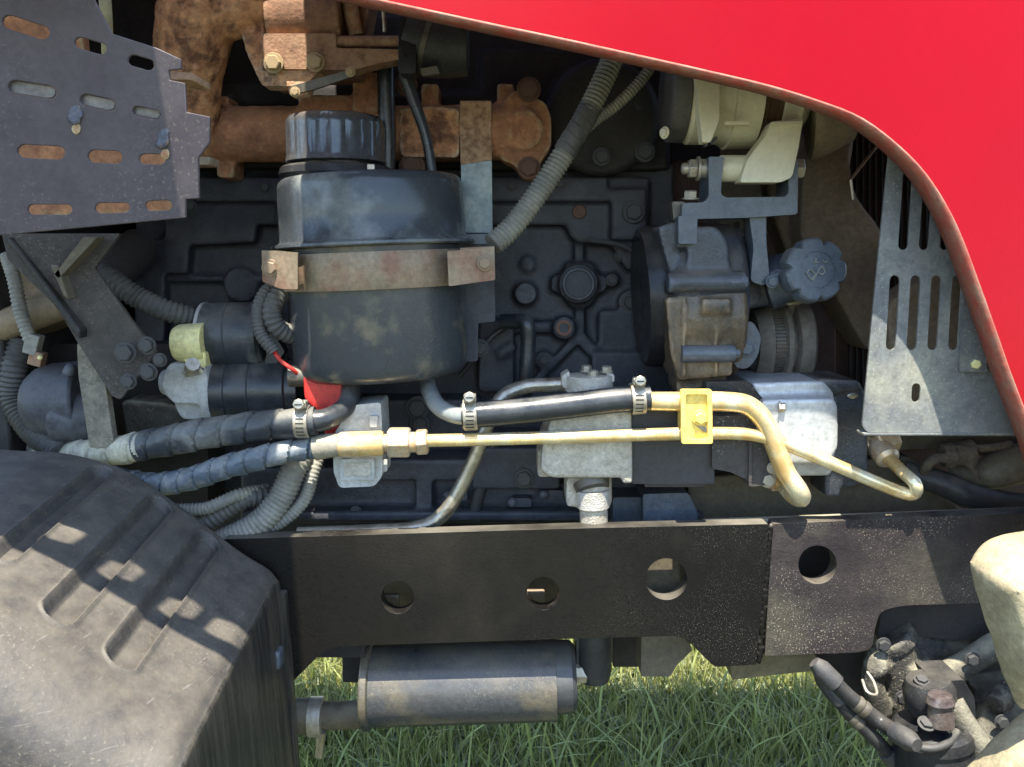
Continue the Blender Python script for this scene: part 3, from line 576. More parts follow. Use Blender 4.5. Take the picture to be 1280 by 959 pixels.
# yellow clamp plate on the two pipes
yb = thing('pipe_clamp', 'small yellow rectangular clamp plate bolted across the two yellow pipes', 'clamp', 871, 521, -.143)
bm = B(); prism(bm, fillet([(851, 487), (890, 487), (891, 555), (852, 555)], 3), -.144, .004); O('plate', bm, m_ypaint, yb, bevel=.0012)
bm = B(); prism(bm, fillet([(851, 487), (890, 487), (891, 555), (852, 555)], 3), -.149, .006, holes=[fillet([(857, 493), (884, 493), (885, 549), (858, 549)], 3)]); O('raised_rim', bm, m_ypaint, yb, bevel=.0009)
bm = B(); prism(bm, [(852, 490), (890, 490), (890, 552), (852, 552)], -.113, .004); prism(bm, [(853, 492), (856, 492), (856, 550), (853, 550)], -.142, .03); O('back_plate', bm, m_ypaint, yb, bevel=.001)
bolt(yb, 875, 522, -.146, 8, m_ypaint, h=.8, socket=False)
bm = B(); prism(bm, [(868, 530), (885, 535), (885, 541), (880, 541)], -.146, .003); O('tongue', bm, m_zinc, yb, bevel=.0005)
# thick silver pipe
bm = B(); tube(bm, PT((712, 480, -.06), (690, 481, -.06), (655, 484, -.06), (628, 497, -.07), (610, 530, -.075), (590, 580, -.075), (567, 625, -.075), (545, 650, -.075), (515, 661, -.08), (450, 665, -.085), (372, 668, -.09)), M_(9.2, -.07), n=22, step=.005)
O('suction_pipe', bm, m_zinc, label='thick silvery steel pipe bending from the valve body down behind the frame rail', cat='pipe', ang=70)
# ================================================================== HYDRAULIC PUMP GROUP
YH = -.07
hp = thing('hydraulic_pump', 'hydraulic pump with cast valve body, black middle and silver housing', 'pump', 860, 560, YH)
bm = B(); prism(bm, fillet([(690, 517), (790, 513), (791, 596), (776, 598), (690, 598), (676, 590), (677, 560), (684, 540)], 6), -.115, .10)
prism(bm, fillet(rect(778, 585, 791, 605), 3), -.115, .05); prism(bm, fillet(rect(672, 563, 690, 597), 3), -.10, .05)
hlat(bm, 737, 480, 737, 520, -.07, -.07, [(0, 28), (1, 28)], 32); hlat(bm, 738, 590, 740, 630, -.075, -.075, [(0, 27), (1, 25)], 32)
prism(bm, fillet(rect(708, 598, 764, 634), 5), -.09, .05)
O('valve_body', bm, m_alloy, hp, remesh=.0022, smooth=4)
bm = B(); hlat(bm, 736, 468, 736, 488, -.075, -.075, [(0, 24), (.05, 30), (1, 30)], 40); prism(bm, fillet([(702, 470), (712, 464), (712, 486), (703, 484)], 3), -.085, .03); prism(bm, fillet([(758, 466), (768, 468), (768, 478), (758, 478)], 3), -.085, .03); O('top_cover', bm, m_alloy, hp, bevel=.0015)
for x, y, Y in ((733, 464, -.065), (741, 470, -.092), (758, 465, -.08)): bolt(hp, x, y, Y, 6.5, m_boltl, axis=(0, -.1, 1), h=1.0)
bm = B(); hlat(bm, 741, 612, 743, 668, -.09, -.09, [(0, 20), (0, 20.5), (.38, 20.5), (.4, 19), (.42, 17.5), (1, 17.5)], 32); O('port_pipe', bm, m_alloy, hp, label='silver pipe stub under the valve body')
bm = B(); hlat(bm, 739, 603, 741, 612, -.09, -.095, [(0, 23), (1, 21)], 32); O('port_seal', bm, m_bolt, hp)
bm = B(); prism(bm, fillet(rect(790, 514, 893, 605), 3), -.105, .09); prism(bm, rect(806, 602, 880, 609), -.09, .06); prism(bm, fillet(rect(810, 508, 880, 520), 2), -.09, .06); O('middle_section', bm, mat('smooth_black', (.045, .042, .043), (.035, .033, .034), .5, 8, rough=.55, bump=.08), hp, bevel=.002)
bm = B(); prism(bm, fillet([(890, 520), (964, 520), (965, 606), (936, 609), (934, 600), (912, 590), (890, 586)], 3), -.112, .09); prism(bm, [(936, 540), (940, 540), (940, 608), (936, 608)], -.116, .01); O('dusty_section', bm, mat('sandy_black', (.06, .05, .045), (.05, .045, .04), .5, 10, rough=.6, bump=.5, bsc=200, speck=1.0, ssc=260, dcol=(.5, .44, .36), dust=.5), hp, bevel=.002, label='dust speckled dark section')
bm = B(); prism(bm, fillet([(882, 478), (935, 476), (955, 500), (968, 520), (905, 521), (885, 515)], 4), -.10, .1); O('adapter', bm, m_black, hp, bevel=.003)
bm = B(); prism(bm, fillet([(940, 479, 2), (1030, 476, 4), (1043, 490, 8), (1046, 560, 10), (1040, 595, 6), (958, 596, 4), (950, 520)], 5), -.09, .12)
prism(bm, fillet([(952, 500), (1044, 498), (1048, 512), (1048, 560), (1036, 580), (956, 580)], 6), -.112, .1)
O('housing', bm, m_silver, hp, remesh=.0024, smooth=4)
bm = B(); prism(bm, fillet([(1040, 478), (1078, 480), (1086, 500), (1086, 600), (1060, 612), (1040, 600)], 6), -.085, .1); prism(bm, fillet([(1020, 474), (1076, 476), (1078, 486), (1040, 492)], 5), -.09, .1); prism(bm, fillet(rect(1032, 585, 1052, 622), 4), -.085, .06); O('end_cover', bm, m_pump, hp, remesh=.003, smooth=4)
for x, y in ((1044, 480), (1060, 490)): bm = B(); hlat(bm, x, y + 6, x, y - 2, -.07, -.07, [(0, 16), (.5, 17.5), (1, 16), (1, 12), (.7, 11), (.7, 5), (1, 4)], 30); O('plug', bm, m_zinc, hp)
bolt(hp, 974, 509, -.112, 6, m_boltl, axis=(1, -.3, 0), h=1.1); bolt(hp, 960, 600, -.11, 8, m_boltl); bolt(hp, 966, 585, -.115, 6, m_boltl)
bm = B(); prism(bm, fillet(rect(766, 622, 808, 662), 4), -.03, .1); prism(bm, fillet([(804, 618), (860, 616), (872, 640), (872, 662), (804, 662)], 4), -.05, .1); O('motor_mount', bm, m_blue, label='slate blue blocks on the frame rail beside the silver pipe stub', cat='mount', bevel=.003)
# ================================================================== GEAR HOUSING
gh = thing('gear_housing', 'ribbed slate blue and oily brown compressor housing with a black disc behind it', 'housing', 870, 370, .0)
bm = B(); hlat(bm, 800, 372, 830, 370, .02, .02, [(0, 84), (.35, 88), (.9, 88), (1, 86)], 56); O('disc', bm, m_black, gh, ang=50)
bm = B(); lathe(bm, P(829, 370, .02), P(832, 370, .02), [(0, M_(88.5, .02)), (.5, M_(90.5, .02)), (1, M_(88.5, .02))], 56, cap=False); O('disc_rim', bm, m_zinc, gh)
bm = B()
hlat(bm, 826, 368, 918, 365, .0, .0, [(0, 80), (.1, 88), (.5, 88), (.9, 84), (1, 76)], 40)
prism(bm, fillet([(822, 284), (846, 276), (850, 340), (838, 345)], 5), -.075, .05)
prism(bm, fillet([(846, 278), (870, 278), (868, 310), (846, 310)], 3), -.082, .05)
prism(bm, fillet([(862, 285), (895, 282), (910, 300), (914, 345), (858, 348)], 8), -.085, .05)
hlat(bm, 834, 354, 932, 352, -.085, -.085, [(0, 13), (1, 13)], 20)
O('upper_casting', bm, m_pump, gh, remesh=.0028, smooth=4)
bm = B()
hlat(bm, 828, 395, 916, 392, -.012, -.012, [(0, 62), (.1, 80), (.6, 82), (.93, 80), (1, 74)], 40)
prism(bm, fillet([(832, 372), (916, 368), (916, 470), (848, 476), (838, 440)], 5), -.088, .06)
prism(bm, fillet([(846, 445), (910, 445), (908, 492), (846, 492)], 5), -.08, .06)
prism(bm, fillet(rect(878, 374, 914, 392), 3), -.096, .03)
for x in (854, 894): prism(bm, rect(x, 374, x + 3, 470), -.0935, .02)
O('lower_casting', bm, m_pumpb, gh, remesh=.0026, smooth=2)
bm = B(); hlat(bm, 852, 443, 918, 442, -.095, -.095, [(0, 11), (.92, 11), (1, 10)], 24); hlat(bm, 916, 442, 924, 442, -.095, -.095, [(0, 6), (1, 6)], 6); O('through_bolt', bm, m_blue, gh)
bm = B(); hlat(bm, 912, 353, 934, 352, -.09, -.09, [(0, 8.5), (1, 8)], 6); O('bolt', bm, m_blue, gh, bevel=.001)
bm = B(); prism(bm, fillet([(918, 368), (932, 368), (932, 420), (918, 424)], 3), -.06, .03); O('rib', bm, m_blue, gh, bevel=.002)
bm = B(); prism(bm, fillet([(905, 285), (945, 285), (952, 360), (975, 330), (985, 345), (978, 380), (930, 388), (915, 350)], 8), -.03, .06); hlat(bm, 958, 355, 995, 345, -.04, -.05, [(0, 34), (1, 32)], 32); O('filler_throat', bm, m_pump, gh, remesh=.003, smooth=4)
bm = B(); prism(bm, fillet([(905, 285), (925, 276), (928, 350), (905, 350)], 5), -.02, .01); O('gasket', bm, m_black, gh, bevel=.001)
bolt(gh, 965, 352, -.08, 6.5, m_blue); bolt(gh, 917, 405, -.075, 6, m_blue)
bm = B(); prism(bm, fillet([(917, 408), (940, 400), (952, 420), (948, 445), (935, 462), (918, 460)], 8), -.07, .04); O('side_cover', bm, m_blue, gh, bevel=.004); bolt(gh, 933, 436, -.072, 8, m_blue)
# filler cap
fc = thing('filler_cap', 'round slate blue oil filler cap with scalloped grip edge', 'cap', 1018, 336, -.1)
ax0 = P(1010, 340, -.07); axd = Vector((.10, -1, .12)).normalized(); s = M_(1, -.09)
def scal(th, t): return 1 - .16 * max(0, math.cos(th * 7 + .4)) ** 4 if t > .0 else 1
bm = B(); lathe(bm, ax0, ax0 + axd * 26 * s, [(0, 36 * s), (.1, 40 * s), (.8, 40 * s), (.93, 38.5 * s), (1, 36 * s), (1, 24.5 * s), (.93, 23.5 * s), (.93, 22 * s), (.93, 1 * s)], 98, mod=lambda th, t: scal(th, t)); O('grip', bm, m_blue, fc, ang=30)
bm = B(); c = ax0 + axd * 24.6 * s; lathe(bm, c, c + axd * 1.6 * s, [(0, 25 * s), (1, 24.5 * s), (1, 22.5 * s), (0, 22 * s)], 48, cap=False); O('raised_ring', bm, m_blue, fc)
u, v = Vector((1, .1, 0)).normalized(), Vector((0, .12, 1)).normalized()
def st(l, nm='embossed_symbol'):
    bm = B()
    for q in l: tube(bm, [c + axd * .8 * s + u * a * s + v * b * s for a, b in q], 1.2 * s, n=8, step=.0015)
    O(nm, bm, m_perf, fc)
st([[(-13, -4), (-9, -10), (-4, -12), (4, 2), (8, 4)], [(-13, -4), (-9, 0), (-5, -3)], [(-5, -3), (-2, -6), (-6, -11)], [(2, -4), (7, -6), (10, -1), (6, 3)], [(-2, 10), (-1, 14)], [(-5, 9), (2, 9)], [(7, 12), (10, 9), (13, 10)]])
bm = B(); prism(bm, fillet([(975, 355), (1000, 362), (1015, 378), (985, 382), (970, 372)], 4), -.06, .02); O('neck', bm, mat('oily_residue', (.13, .11, .05), (.2, .17, .09), .5, 60, rough=.45, bump=.8, speck=.6), fc, bevel=.002)
# belt and pulley
pu = thing('belt_pulley', 'dusty beige grooved pulley with belts below the filler cap', 'pulley', 970, 430, .02)
bm = B(); hlat(bm, 938, 430, 1006, 428, .02, .02, [(0, 22), (.02, 40), (.22, 48), (.26, 49), (.30, 42), (.46, 42), (.5, 50), (.58, 51), (.62, 40), (.68, 40), (.72, 51), (.95, 52), (1, 48)], 56); O('grooved_wheel', bm, m_belt, pu, ang=25)
bm = B(); hlat(bm, 930, 430, 950, 430, .02, .02, [(0, 20), (.1, 26), (1, 42)], 40); O('hub', bm, m_pump, pu)
bm = B()
for i in range(64):
    a = i / 64 * math.tau; s2 = M_(1, .02); c = P(963, 429, .02) + Vector((0, math.cos(a), math.sin(a))) * 43 * s2
    box(bm, c, (15 * s2, 2 * s2, 2.2 * s2), Matrix.Rotation(a, 3, 'X'))
o = O('toothed_belt', bm, m_bolt, pu); o['kind'] = 'stuff'
bm = B(); prism(bm, fillet([(985, 378), (1000, 380), (1010, 478), (992, 478)], 3), .0, .01); O('belt_run', bm, m_belt, pu, bevel=.002)
# ================================================================== BRACKET + ALTERNATOR
ab = thing('alternator_bracket', 'slate blue U shaped bracket carrying the alternator bolt', 'bracket', 940, 260, -.05)
bm = B(); prism(bm, fillet([(886, 196, 2), (905, 196, 2), (903, 215), (901, 243, 7), (908, 247, 7), (982, 246, 7), (986, 240, 6), (985, 204), (998, 200, 3), (997, 268, 4), (940, 272), (872, 274, 3), (852, 273, 3), (853, 254), (880, 253, 5), (886, 246, 5)], 3), -.085, .05); O('yoke', bm, m_blue, ab, bevel=.004, seg=3)
bm = B(); prism(bm, fillet([(936, 266), (958, 266), (958, 300), (962, 345), (956, 358), (938, 352), (942, 310)], 6), -.075, .03); O('stem', bm, m_blue, ab, bevel=.005, seg=3)
bm = B(); prism(bm, fillet([(848, 270), (872, 270), (871, 305), (848, 305)], 3), -.094, .03); O('foot', bm, m_blue, ab, bevel=.002)
bolt(ab, 863, 249, -.07, 8.5, m_boltl, axis=(0, -.1, 1), h=1.1)
bm = B(); prism(bm, fillet([(840, 252), (856, 252), (854, 276), (842, 276)], 3), -.07, .02); O('dowel', bm, m_bolt, ab, bevel=.001)
hb = -.065
al = thing('alternator', 'cream coated alternator with black rear cover tucked under the hood', 'alternator', 930, 130, -.03)
YA = -.03
bm = B(); hlat(bm, 832, 116, 856, 116, YA, YA, [(0, 40), (0, 56), (.15, 60), (.9, 61), (1, 58)], 64); O('rear_cover', bm, mat('dull_black_plastic', (.085, .08, .075), (.07, .065, .06), .5, 10, rough=.6, bump=.1, dust=.3), al, ang=50)
bm = B(); hlat(bm, 855, 117, 906, 117, YA, YA, [(0, 58), (.1, 62), (.85, 62), (.95, 65), (1, 65)], 64); O('rear_housing', bm, m_cream, al, ang=35)
bm = B(); hlat(bm, 905, 117, 940, 117, YA, YA, [(0, 64), (.06, 68), (1, 67)], 64); O('centre_housing', bm, m_cream, al, ang=35)
bm = B(); hlat(bm, 939, 117, 966, 117, YA, YA, [(0, 61), (.3, 62), (.35, 60), (.7, 60), (.75, 62), (1, 61)], 64); O('stator', bm, m_wire, al, ang=35)
bm = B(); hlat(bm, 964, 117, 1004, 117, YA, YA, [(0, 60), (.05, 64), (.6, 62), (1, 40)], 64); O('front_housing', bm, m_cream, al, ang=35)
bm = B(); prism(bm, fillet([(868, 84), (900, 82), (899, 150), (888, 178), (878, 178)], 3), YA - .068, .02); O('seam_rib', bm, m_cream, al, bevel=.002)
bm = B(); prism(bm, fillet([(964, 152), (1004, 148), (998, 185), (990, 222, 6), (975, 228), (925, 228), (934, 200), (958, 168)], 3), -.092, .03); O('mounting_ear', bm, m_cream, al, bevel=.003, label='flat cream mounting ear')
bm = B(); hlat(bm, 899, 211, 982, 211, hb, hb, [(0, 14), (0, 15.5), (.03, 16.5), (.97, 16.5), (1, 15)], 36); O('pivot_sleeve', bm, m_cream, al)
bm = B(); hlat(bm, 852, 211, 890, 211, hb, hb, [(0, 5), (.05, 7), (.3, 7), (1, 7)], 20); hlat(bm, 992, 211, 1004, 211, hb, hb, [(0, 13), (.8, 13), (1, 11)], 6); O('pivot_bolt', bm, m_boltl, al)
bm = B(); hlat(bm, 860, 211, 871, 211, hb, hb, [(0, 11), (.15, 12.5), (.85, 12.5), (1, 11)], 6); O('hex_nut', bm, m_boltl, al, bevel=.0008)
bm = B(); hlat(bm, 871, 211, 874, 211, hb, hb, [(0, 15), (1, 15)], 28); hlat(bm, 875, 211, 886, 211, hb, hb, [(0, 12), (1, 12)], 28); O('washer', bm, m_boltl, al)
for x, y in ((831, 166), (893, 141)): bolt(al, x, y, YA - (.035 if x < 850 else .06), 6, m_cream, axis=(-.8, -.6, 0) if x < 850 else (0, -1, 0))
bm = B(); prism(bm, [(906, 152), (938, 152), (938, 156), (906, 156)], -.098, .01); prism(bm, [(966, 152), (1004, 150), (1004, 153), (966, 156)], -.098, .01); O('parting_line', bm, m_cream, al, bevel=.0008)
for q in ([(887, 178), (894, 172), (896, 170), (897, 173), (890, 181)], [(880, 181), (884, 179), (885, 182), (881, 184)]): bm = B(); prism(bm, q, -.083, .012); O('paint_mark', bm, m_black, al)
bm = B(); hlat(bm, 1002, 122, 1012, 122, YA, YA, [(0, 20), (1, 20)], 32); O('shaft', bm, m_zinc, al)
bm = B(); hlat(bm, 1010, 128, 1066, 122, YA, YA - .01, [(0, 30), (.02, 70), (.12, 72), (.45, 66), (1, 52)], 64); O('pulley_fan', bm, m_shroud, al, label='dusty grey brown pulley', ang=50)
# ================================================================== CONDUITS
def conduit(name, label, pts, r, mt, per=.0052, amp=.2, grp=None, cat='conduit'):
    bm = B(); Y = pts[0][2]; tube(bm, PT(*pts), M_(r, Y), n=16, kind='corr', period=per, amp=amp); return O(name, bm, mt, label=label, cat=cat, ang=80)
conduit('wiring_conduit', 'long pale corrugated conduit slanting from the hood down to the reservoir clamp', [(772, 58, -.02), (752, 105, -.03), (725, 158, -.04), (695, 208, -.05), (665, 252, -.06), (640, 284, -.07), (616, 306, -.08)], 12.5, m_cond)
conduit('wiring_conduit', 'thinner corrugated conduit branching off to the right under the hood', [(820, 74, -.02), (800, 102, -.025), (770, 132, -.03), (745, 150, -.035), (722, 172, -.035)], 6.5, m_cond, .0042)
bm = B(); tube(bm, PT((738, 136, -.036), (728, 153, -.04), (718, 170, -.044), (705, 192, -.047)), M_(14, -.04), n=18, kind='wrap', period=.012, amp=.05, spiral=1); O('tape_wrap', bm, m_condd, label='grey tape joint where the two conduits under the hood meet', cat='tape')
conduit('wiring_conduit', 'dark corrugated conduit running from the left bracket to the starter solenoid', [(112, 328, -.02), (140, 350, -.03), (172, 372, -.03), (208, 388, -.03), (262, 404, .0)], 13, m_condd, .0065)
conduit('wiring_conduit', 'short corrugated conduit hanging at the far left above a small connector', [(8, 318, -.06), (18, 350, -.07), (26, 390, -.07), (38, 425, -.07)], 8, m_cond, .0050)
conduit('wiring_conduit', 'thick black corrugated conduit curving down at the far left edge', [(28, 425, -.03), (18, 460, -.04), (18, 500, -.04), (38, 535, -.05), (75, 565, -.07)], 15, m_condd, .0058)
conduit('wiring_conduit', 'outer loop of black conduit left of the reservoir below the clamp ear', [(362, 357, -.03), (336, 362, -.06), (323, 385, -.075), (325, 415, -.08), (343, 440, -.08)], 7.5, m_condd, .0045)
conduit('wiring_conduit', 'inner coil of ribbed conduit tucked against the left side of the reservoir', [(385, 368, -.03), (355, 365, -.06), (340, 385, -.075), (345, 408, -.075), (365, 418, -.06), (385, 415, -.03)], 11, m_condd, .0055)
conduit('wiring_conduit', 'thick ribbed conduit curving down behind the tank below the wrapped hoses', [(385, 560, -.06), (368, 585, -.08), (352, 620, -.085), (325, 652, -.09), (282, 676, -.09), (250, 690, -.08)], 15.5, m_cond, .0055, .16)
conduit('wiring_conduit', 'thin ribbed conduit curving just right of the thick one above the frame rail', [(400, 565, -.06), (392, 590, -.07), (380, 625, -.075), (352, 652, -.08), (310, 672, -.08)], 8, m_cond, .0045, .16)
conduit('wiring_conduit', 'black ribbed conduit passing under the wrapped hoses beside the pale cable', [(345, 620, -.06), (310, 622, -.08), (280, 638, -.085), (245, 662, -.09)], 12, m_condd, .0065)
conduit('wiring_conduit', 'pale dusty conduit lying on the back of the tank under the wrapped hoses', [(215, 638, -.10), (255, 636, -.1), (272, 630, -.1), (300, 618, -.09), (335, 612, -.06)], 8, m_cond, .0045)
bm = B(); tube(bm, PT((343, 440, -.08), (352, 452, -.085), (366, 462, -.085), (372, 468, -.08)), M_(2.6, -.08), n=10); O('red_wire', bm, m_redp, label='short red wire emerging from the black conduit beside the reservoir', cat='wire')
bm = B(); hlat(bm, 362, 470, 385, 470, -.07, -.07, [(0, 14), (1, 14)], 24); O('cable_lug', bm, m_bolt, label='dark cable lug beside the red terminal cover', cat='lug', bevel=.001)
bm = B(); prism(bm, fillet([(378, 468, 6), (428, 470, 6), (430, 505, 6), (436, 545, 4), (405, 545, 6), (402, 520), (380, 500)], 6), -.085, .05); O('terminal_cover', bm, m_redp, label='bright red plastic terminal cover under the reservoir', cat='cover', remesh=.002, smooth=6)
# ================================================================== STARTER
stt = thing('starter_motor', 'starter motor with silver nose and dark cylinder left of the reservoir', 'starter', 290, 480, .0)
YS = -.0
bm = B(); hlat(bm, 258, 422, 333, 420, YS, YS, [(0, 42), (.03, 43), (.42, 43), (.44, 42), (.46, 43), (.95, 43), (1, 38)], 48); O('solenoid', bm, m_wrap, stt, ang=30)
bm = B(); hlat(bm, 256, 422, 260, 422, YS, YS, [(0, 42), (0, 44), (1, 44), (1, 42)], 48); O('solenoid_rim', bm, m_plast, stt)
bm = B(); hlat(bm, 216, 430, 258, 428, -.035, -.035, [(0, 12), (.08, 20), (.25, 24), (1, 25)], 40); prism(bm, fillet([(228, 440), (257, 440), (257, 460), (244, 462), (232, 455)], 4), -.05, .03); O('end_cap', bm, m_ycap, stt, label='pale yellow plastic solenoid end cap', bevel=.001)
bm = B(); hlat(bm, 268, 489, 378, 487, -.01, -.01, [(0, 40), (.02, 41), (.2, 41), (.21, 40), (.22, 41), (.46, 41), (.47, 40), (.48, 41), (.86, 41), (.88, 38), (1, 36)], 48); O('motor_barrel', bm, m_hose, stt, ang=25)
bm = B(); prism(bm, fillet([(212, 452, 10), (258, 458, 6), (262, 505, 4), (218, 506, 8), (202, 490, 8), (203, 468, 8)], 6), -.05, .06); hlat(bm, 262, 488, 274, 488, -.01, -.01, [(0, 43), (.4, 44), (1, 42)], 44); hlat(bm, 202, 478, 212, 478, -.03, -.03, [(0, 14), (1, 18)], 24)
prism(bm, fillet([(215, 500), (262, 500), (262, 528), (225, 524)], 8), -.03, .05); O('nose_casting', bm, m_plast, stt, remesh=.0025, smooth=4)
bm = B(); tube(bm, PT((232, 468, -.065), (241, 458, -.07), (252, 465, -.065)), M_(5, -.06)); hlat(bm, 240, 462, 241, 455, -.07, -.085, [(0, 10), (1, 9)], 8); O('terminal_bolt', bm, m_boltl, stt, bevel=.0008)
bm = B(); prism(bm, fillet([(338, 410), (356, 440), (340, 462), (330, 462)], 3), -.03, .02); O('end_plate', bm, m_rubber, stt, bevel=.001)
# grey pump block near fitting
fp = thing('lift_pump', 'pale grey plastic body behind the hose ferrule and hex nuts', 'pump', 448, 560, -.08)
bm = B(); prism(bm, fillet([(440, 507, 5), (476, 503, 5), (478, 545), (478, 595, 5), (468, 608, 5), (424, 610, 6), (417, 590, 4), (416, 545)], 5), -.105, .06); prism(bm, fillet(rect(425, 574, 468, 600), 3), -.112, .02); prism(bm, fillet(rect(462, 520, 472, 534), 2), -.112, .02); prism(bm, fillet(rect(474, 575, 484, 590), 3), -.10, .03); O('body', bm, m_plast, fp, bevel=.002)
bm = B(); prism(bm, fillet(rect(430, 579, 463, 595), 2), -.114, .01); O('recess', bm, m_alloy, fp, bevel=.001)
# ================================================================== HEAT SHIELD
SHP = (-.315, .14, -.22)
def shY(x, y): return PP(x, y, SHP).y
sh = thing('heat_shield', 'grey slotted sheet metal heat shield at the top left corner', 'shield', 100, 150, -.3)
slots = [(-62, 8, 62, 17, 18), (32, 34, 62, 17, 18), (113, 57, 42, 14, 16), (176, 78, 34, 14, 16), (-55, 100, 62, 17, 8), (40, 112, 62, 17, 9), (122, 128, 46, 15, 12), (183, 141, 36, 12, 12), (-45, 188, 62, 17, 3), (51, 190, 60, 17, 3), (131, 196, 44, 16, 3), (190, 199, 33, 13, 2), (-35, 264, 62, 16, 0), (62, 262, 56, 13, 0), (140, 260, 44, 13, -1), (198, 257, 34, 13, -2)]
outl = [(-140, 305), (-140, -90), (105, -90), (118, 0), (140, 42), (196, 60), (226, 74), (227, 86), (211, 88), (212, 100), (231, 104), (233, 140), (262, 146), (262, 178), (248, 197), (249, 248), (232, 249), (232, 272), (120, 283), (0, 294)]
bm = B(); prism(bm, outl, 0, .003, holes=[capsule(*s) for s in slots], Yf=SHP); O('slotted_plate', bm, m_shield, sh, bevel=.0006)
m_lou = mat('louvre_steel', (.20, .19, .21), (.3, .29, .3), .5, 14, rough=.35, metal=.4, bump=.1)
for s in slots[4:8]:
    bm = B(); cx, cy, L_, w_, a_ = s; prism(bm, capsule(cx, cy, L_ * .96, w_ * .95, a_), 0, .002, Yf=(-.315 + .006, .14, -.22)); O('louvre', bm, m_lou, sh, bevel=.0005)
m_weld = mat('heat_tinted_weld', (.06, .065, .085), (.10, .105, .13), .5, 60, rough=.4, metal=.4, bump=.6, third=(.42, .22, .06), tsc=40, tamt=.5)
for x, y in ((93, 140), (203, 170)):
    bm = B()
    for k in range(7): c = P(x + random.uniform(-3, 3), y + k * 3.4 - 10, shY(x, y) - .0); ball(bm, c, .0036, (1.5, .3, 1.1), 2)
    O('weld', bm, m_weld, sh, label='heat tinted weld bead', remesh=.0012, smooth=3)
for x, y in ((95, 160), (206, 192)): bm = B(); ball(bm, P(x, y, shY(x, y)), .0042, (.9, .22, 1.2), 2); O('rust_spot', bm, m_rust, sh)
bm = B(); prism(bm, fillet([(205, 89), (240, 91), (240, 100), (206, 99)], 2), -.27, .05); O('tab', bm, m_rustd, sh, bevel=.001)
bm = B(); prism(bm, rect(225, 196, 262, 206), -.2, .03); O('tab', bm, m_strap, sh, bevel=.001)
# things behind the shield
bm = B(); prism(bm, fillet([(-90, -60), (90, -60), (110, 120), (215, 130), (218, 268), (-100, 276)], 4), -.12, .02); O('exhaust_box', bm, m_rust, label='rusty housing showing through the slots of the heat shield', cat='housing', remesh=.004, smooth=3)
bm = B(); tube(bm, PT((128, -40, -.2), (132, 10, -.2), (135, 70, -.18)), M_(7, -.2)); O('pale_tube', bm, mat('old_cream_hose', (.30, .26, .15), rough=.6), label='pale vertical tube behind the upper edge of the heat shield', cat='tube')
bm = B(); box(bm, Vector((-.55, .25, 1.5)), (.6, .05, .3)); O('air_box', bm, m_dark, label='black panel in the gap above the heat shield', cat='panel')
# ================================================================== LEFT SUPPORT BRACKET
lb = thing('support_bracket', 'dusty dark folded steel bracket with bolts below the heat shield', 'bracket', 110, 380, -.1)
bm = B(); prism(bm, fillet([(2, 292), (150, 292), (118, 335), (165, 402), (195, 440), (150, 500), (140, 495), (95, 425), (72, 385), (10, 325)], 3), -.12, .006, Yf=(-.03, .18, 0)); O('face_plate', bm, mat('dusty_brown_steel', (.062, .055, .048), (.045, .04, .036), .5, 22, rough=.7, bump=.4, bsc=220, dust=.4, dcol=(.2, .17, .13), speck=.8, ssc=380), lb, bevel=.0015)
bm = B(); prism(bm, [(8, 300), (13, 296), (100, 412), (100, 424), (95, 420)], -.132, .03); O('side_rib', bm, m_black, lb, bevel=.002)
bm = B(); prism(bm, [(104, 296), (122, 296), (72, 350), (66, 345)], -.135, .02); prism(bm, [(62, 330), (72, 332), (86, 375), (80, 372)], -.135, .02); O('gusset', bm, m_olive, lb, bevel=.002)
for x, y, r in ((157, 441, 11), (184, 432, 9), (186, 465, 9), (161, 477, 8), (200, 450, 7)): bolt(lb, x, y, -.125, r, m_boltd)
bm = B(); prism(bm, fillet([(96, 426, 8), (128, 455, 6), (143, 560), (112, 560), (98, 470)], 3), -.11, .012); O('stay_bar', bm, mat('sandy_steel', (.22, .20, .15), (.12, .11, .085), .5, 30, rough=.75, bump=.6, bsc=250, speck=1, ssc=350, dust=.5), lb, bevel=.002, label='sand dusted sloping stay bar')
bm = B(); hlat(bm, 34, 505, 112, 500, -.04, -.04, [(0, 14), (.08, 34), (.25, 44), (.5, 49), (1, 50)], 40); hlat(bm, 62, 520, 120, 520, -.06, -.05, [(0, 24), (.12, 32), (.2, 34), (1, 34)], 30); hlat(bm, 84, 470, 90, 455, -.08, -.08, [(0, 8), (1, 6)], 16); O('bell_housing', bm, m_block, label='round dark casting at the left edge behind the stay bar', cat='housing', bevel=.004)
bm = B(); prism(bm, fillet([(-60, 350), (60, 330), (95, 395), (0, 430), (-60, 440)], 12), -.02, .1); tube(bm, PT((-60, 425, -.04), (0, 408, -.04), (80, 380, -.02)), M_(20, -.04)); O('air_duct', bm, mat('tan_duct', (.26, .19, .11), (.2, .15, .09), .5, 8, rough=.6, bump=.15, dust=.2), label='tan plastic air duct at the far left behind the bracket', cat='duct', remesh=.004, smooth=4)
cn = thing('wire_connector', 'small yellow and grey connector hanging at the end of the left conduit', 'connector', 46, 437, -.07)
bm = B(); box(bm, P(42, 430, -.07), (.016, .014, .024), Matrix.Rotation(.3, 3, 'Y')); O('shell', bm, m_cond, cn, bevel=.001)
bm = B(); box(bm, P(47, 448, -.07), (.016, .013, .017), Matrix.Rotation(.3, 3, 'Y')); O('plug', bm, m_strap, cn, bevel=.001)
bm = B(); ball(bm, P(50, 447, -.08), .003, sub=2); O('terminal', bm, m_ycap, cn)
bm = B(); tube(bm, PT((130, 345, .03), (150, 330, .05), (175, 310, .09)), M_(26, .05), n=24); O('intake_pipe', bm, m_dark, label='dark grey tube emerging under the heat shield', cat='tube')
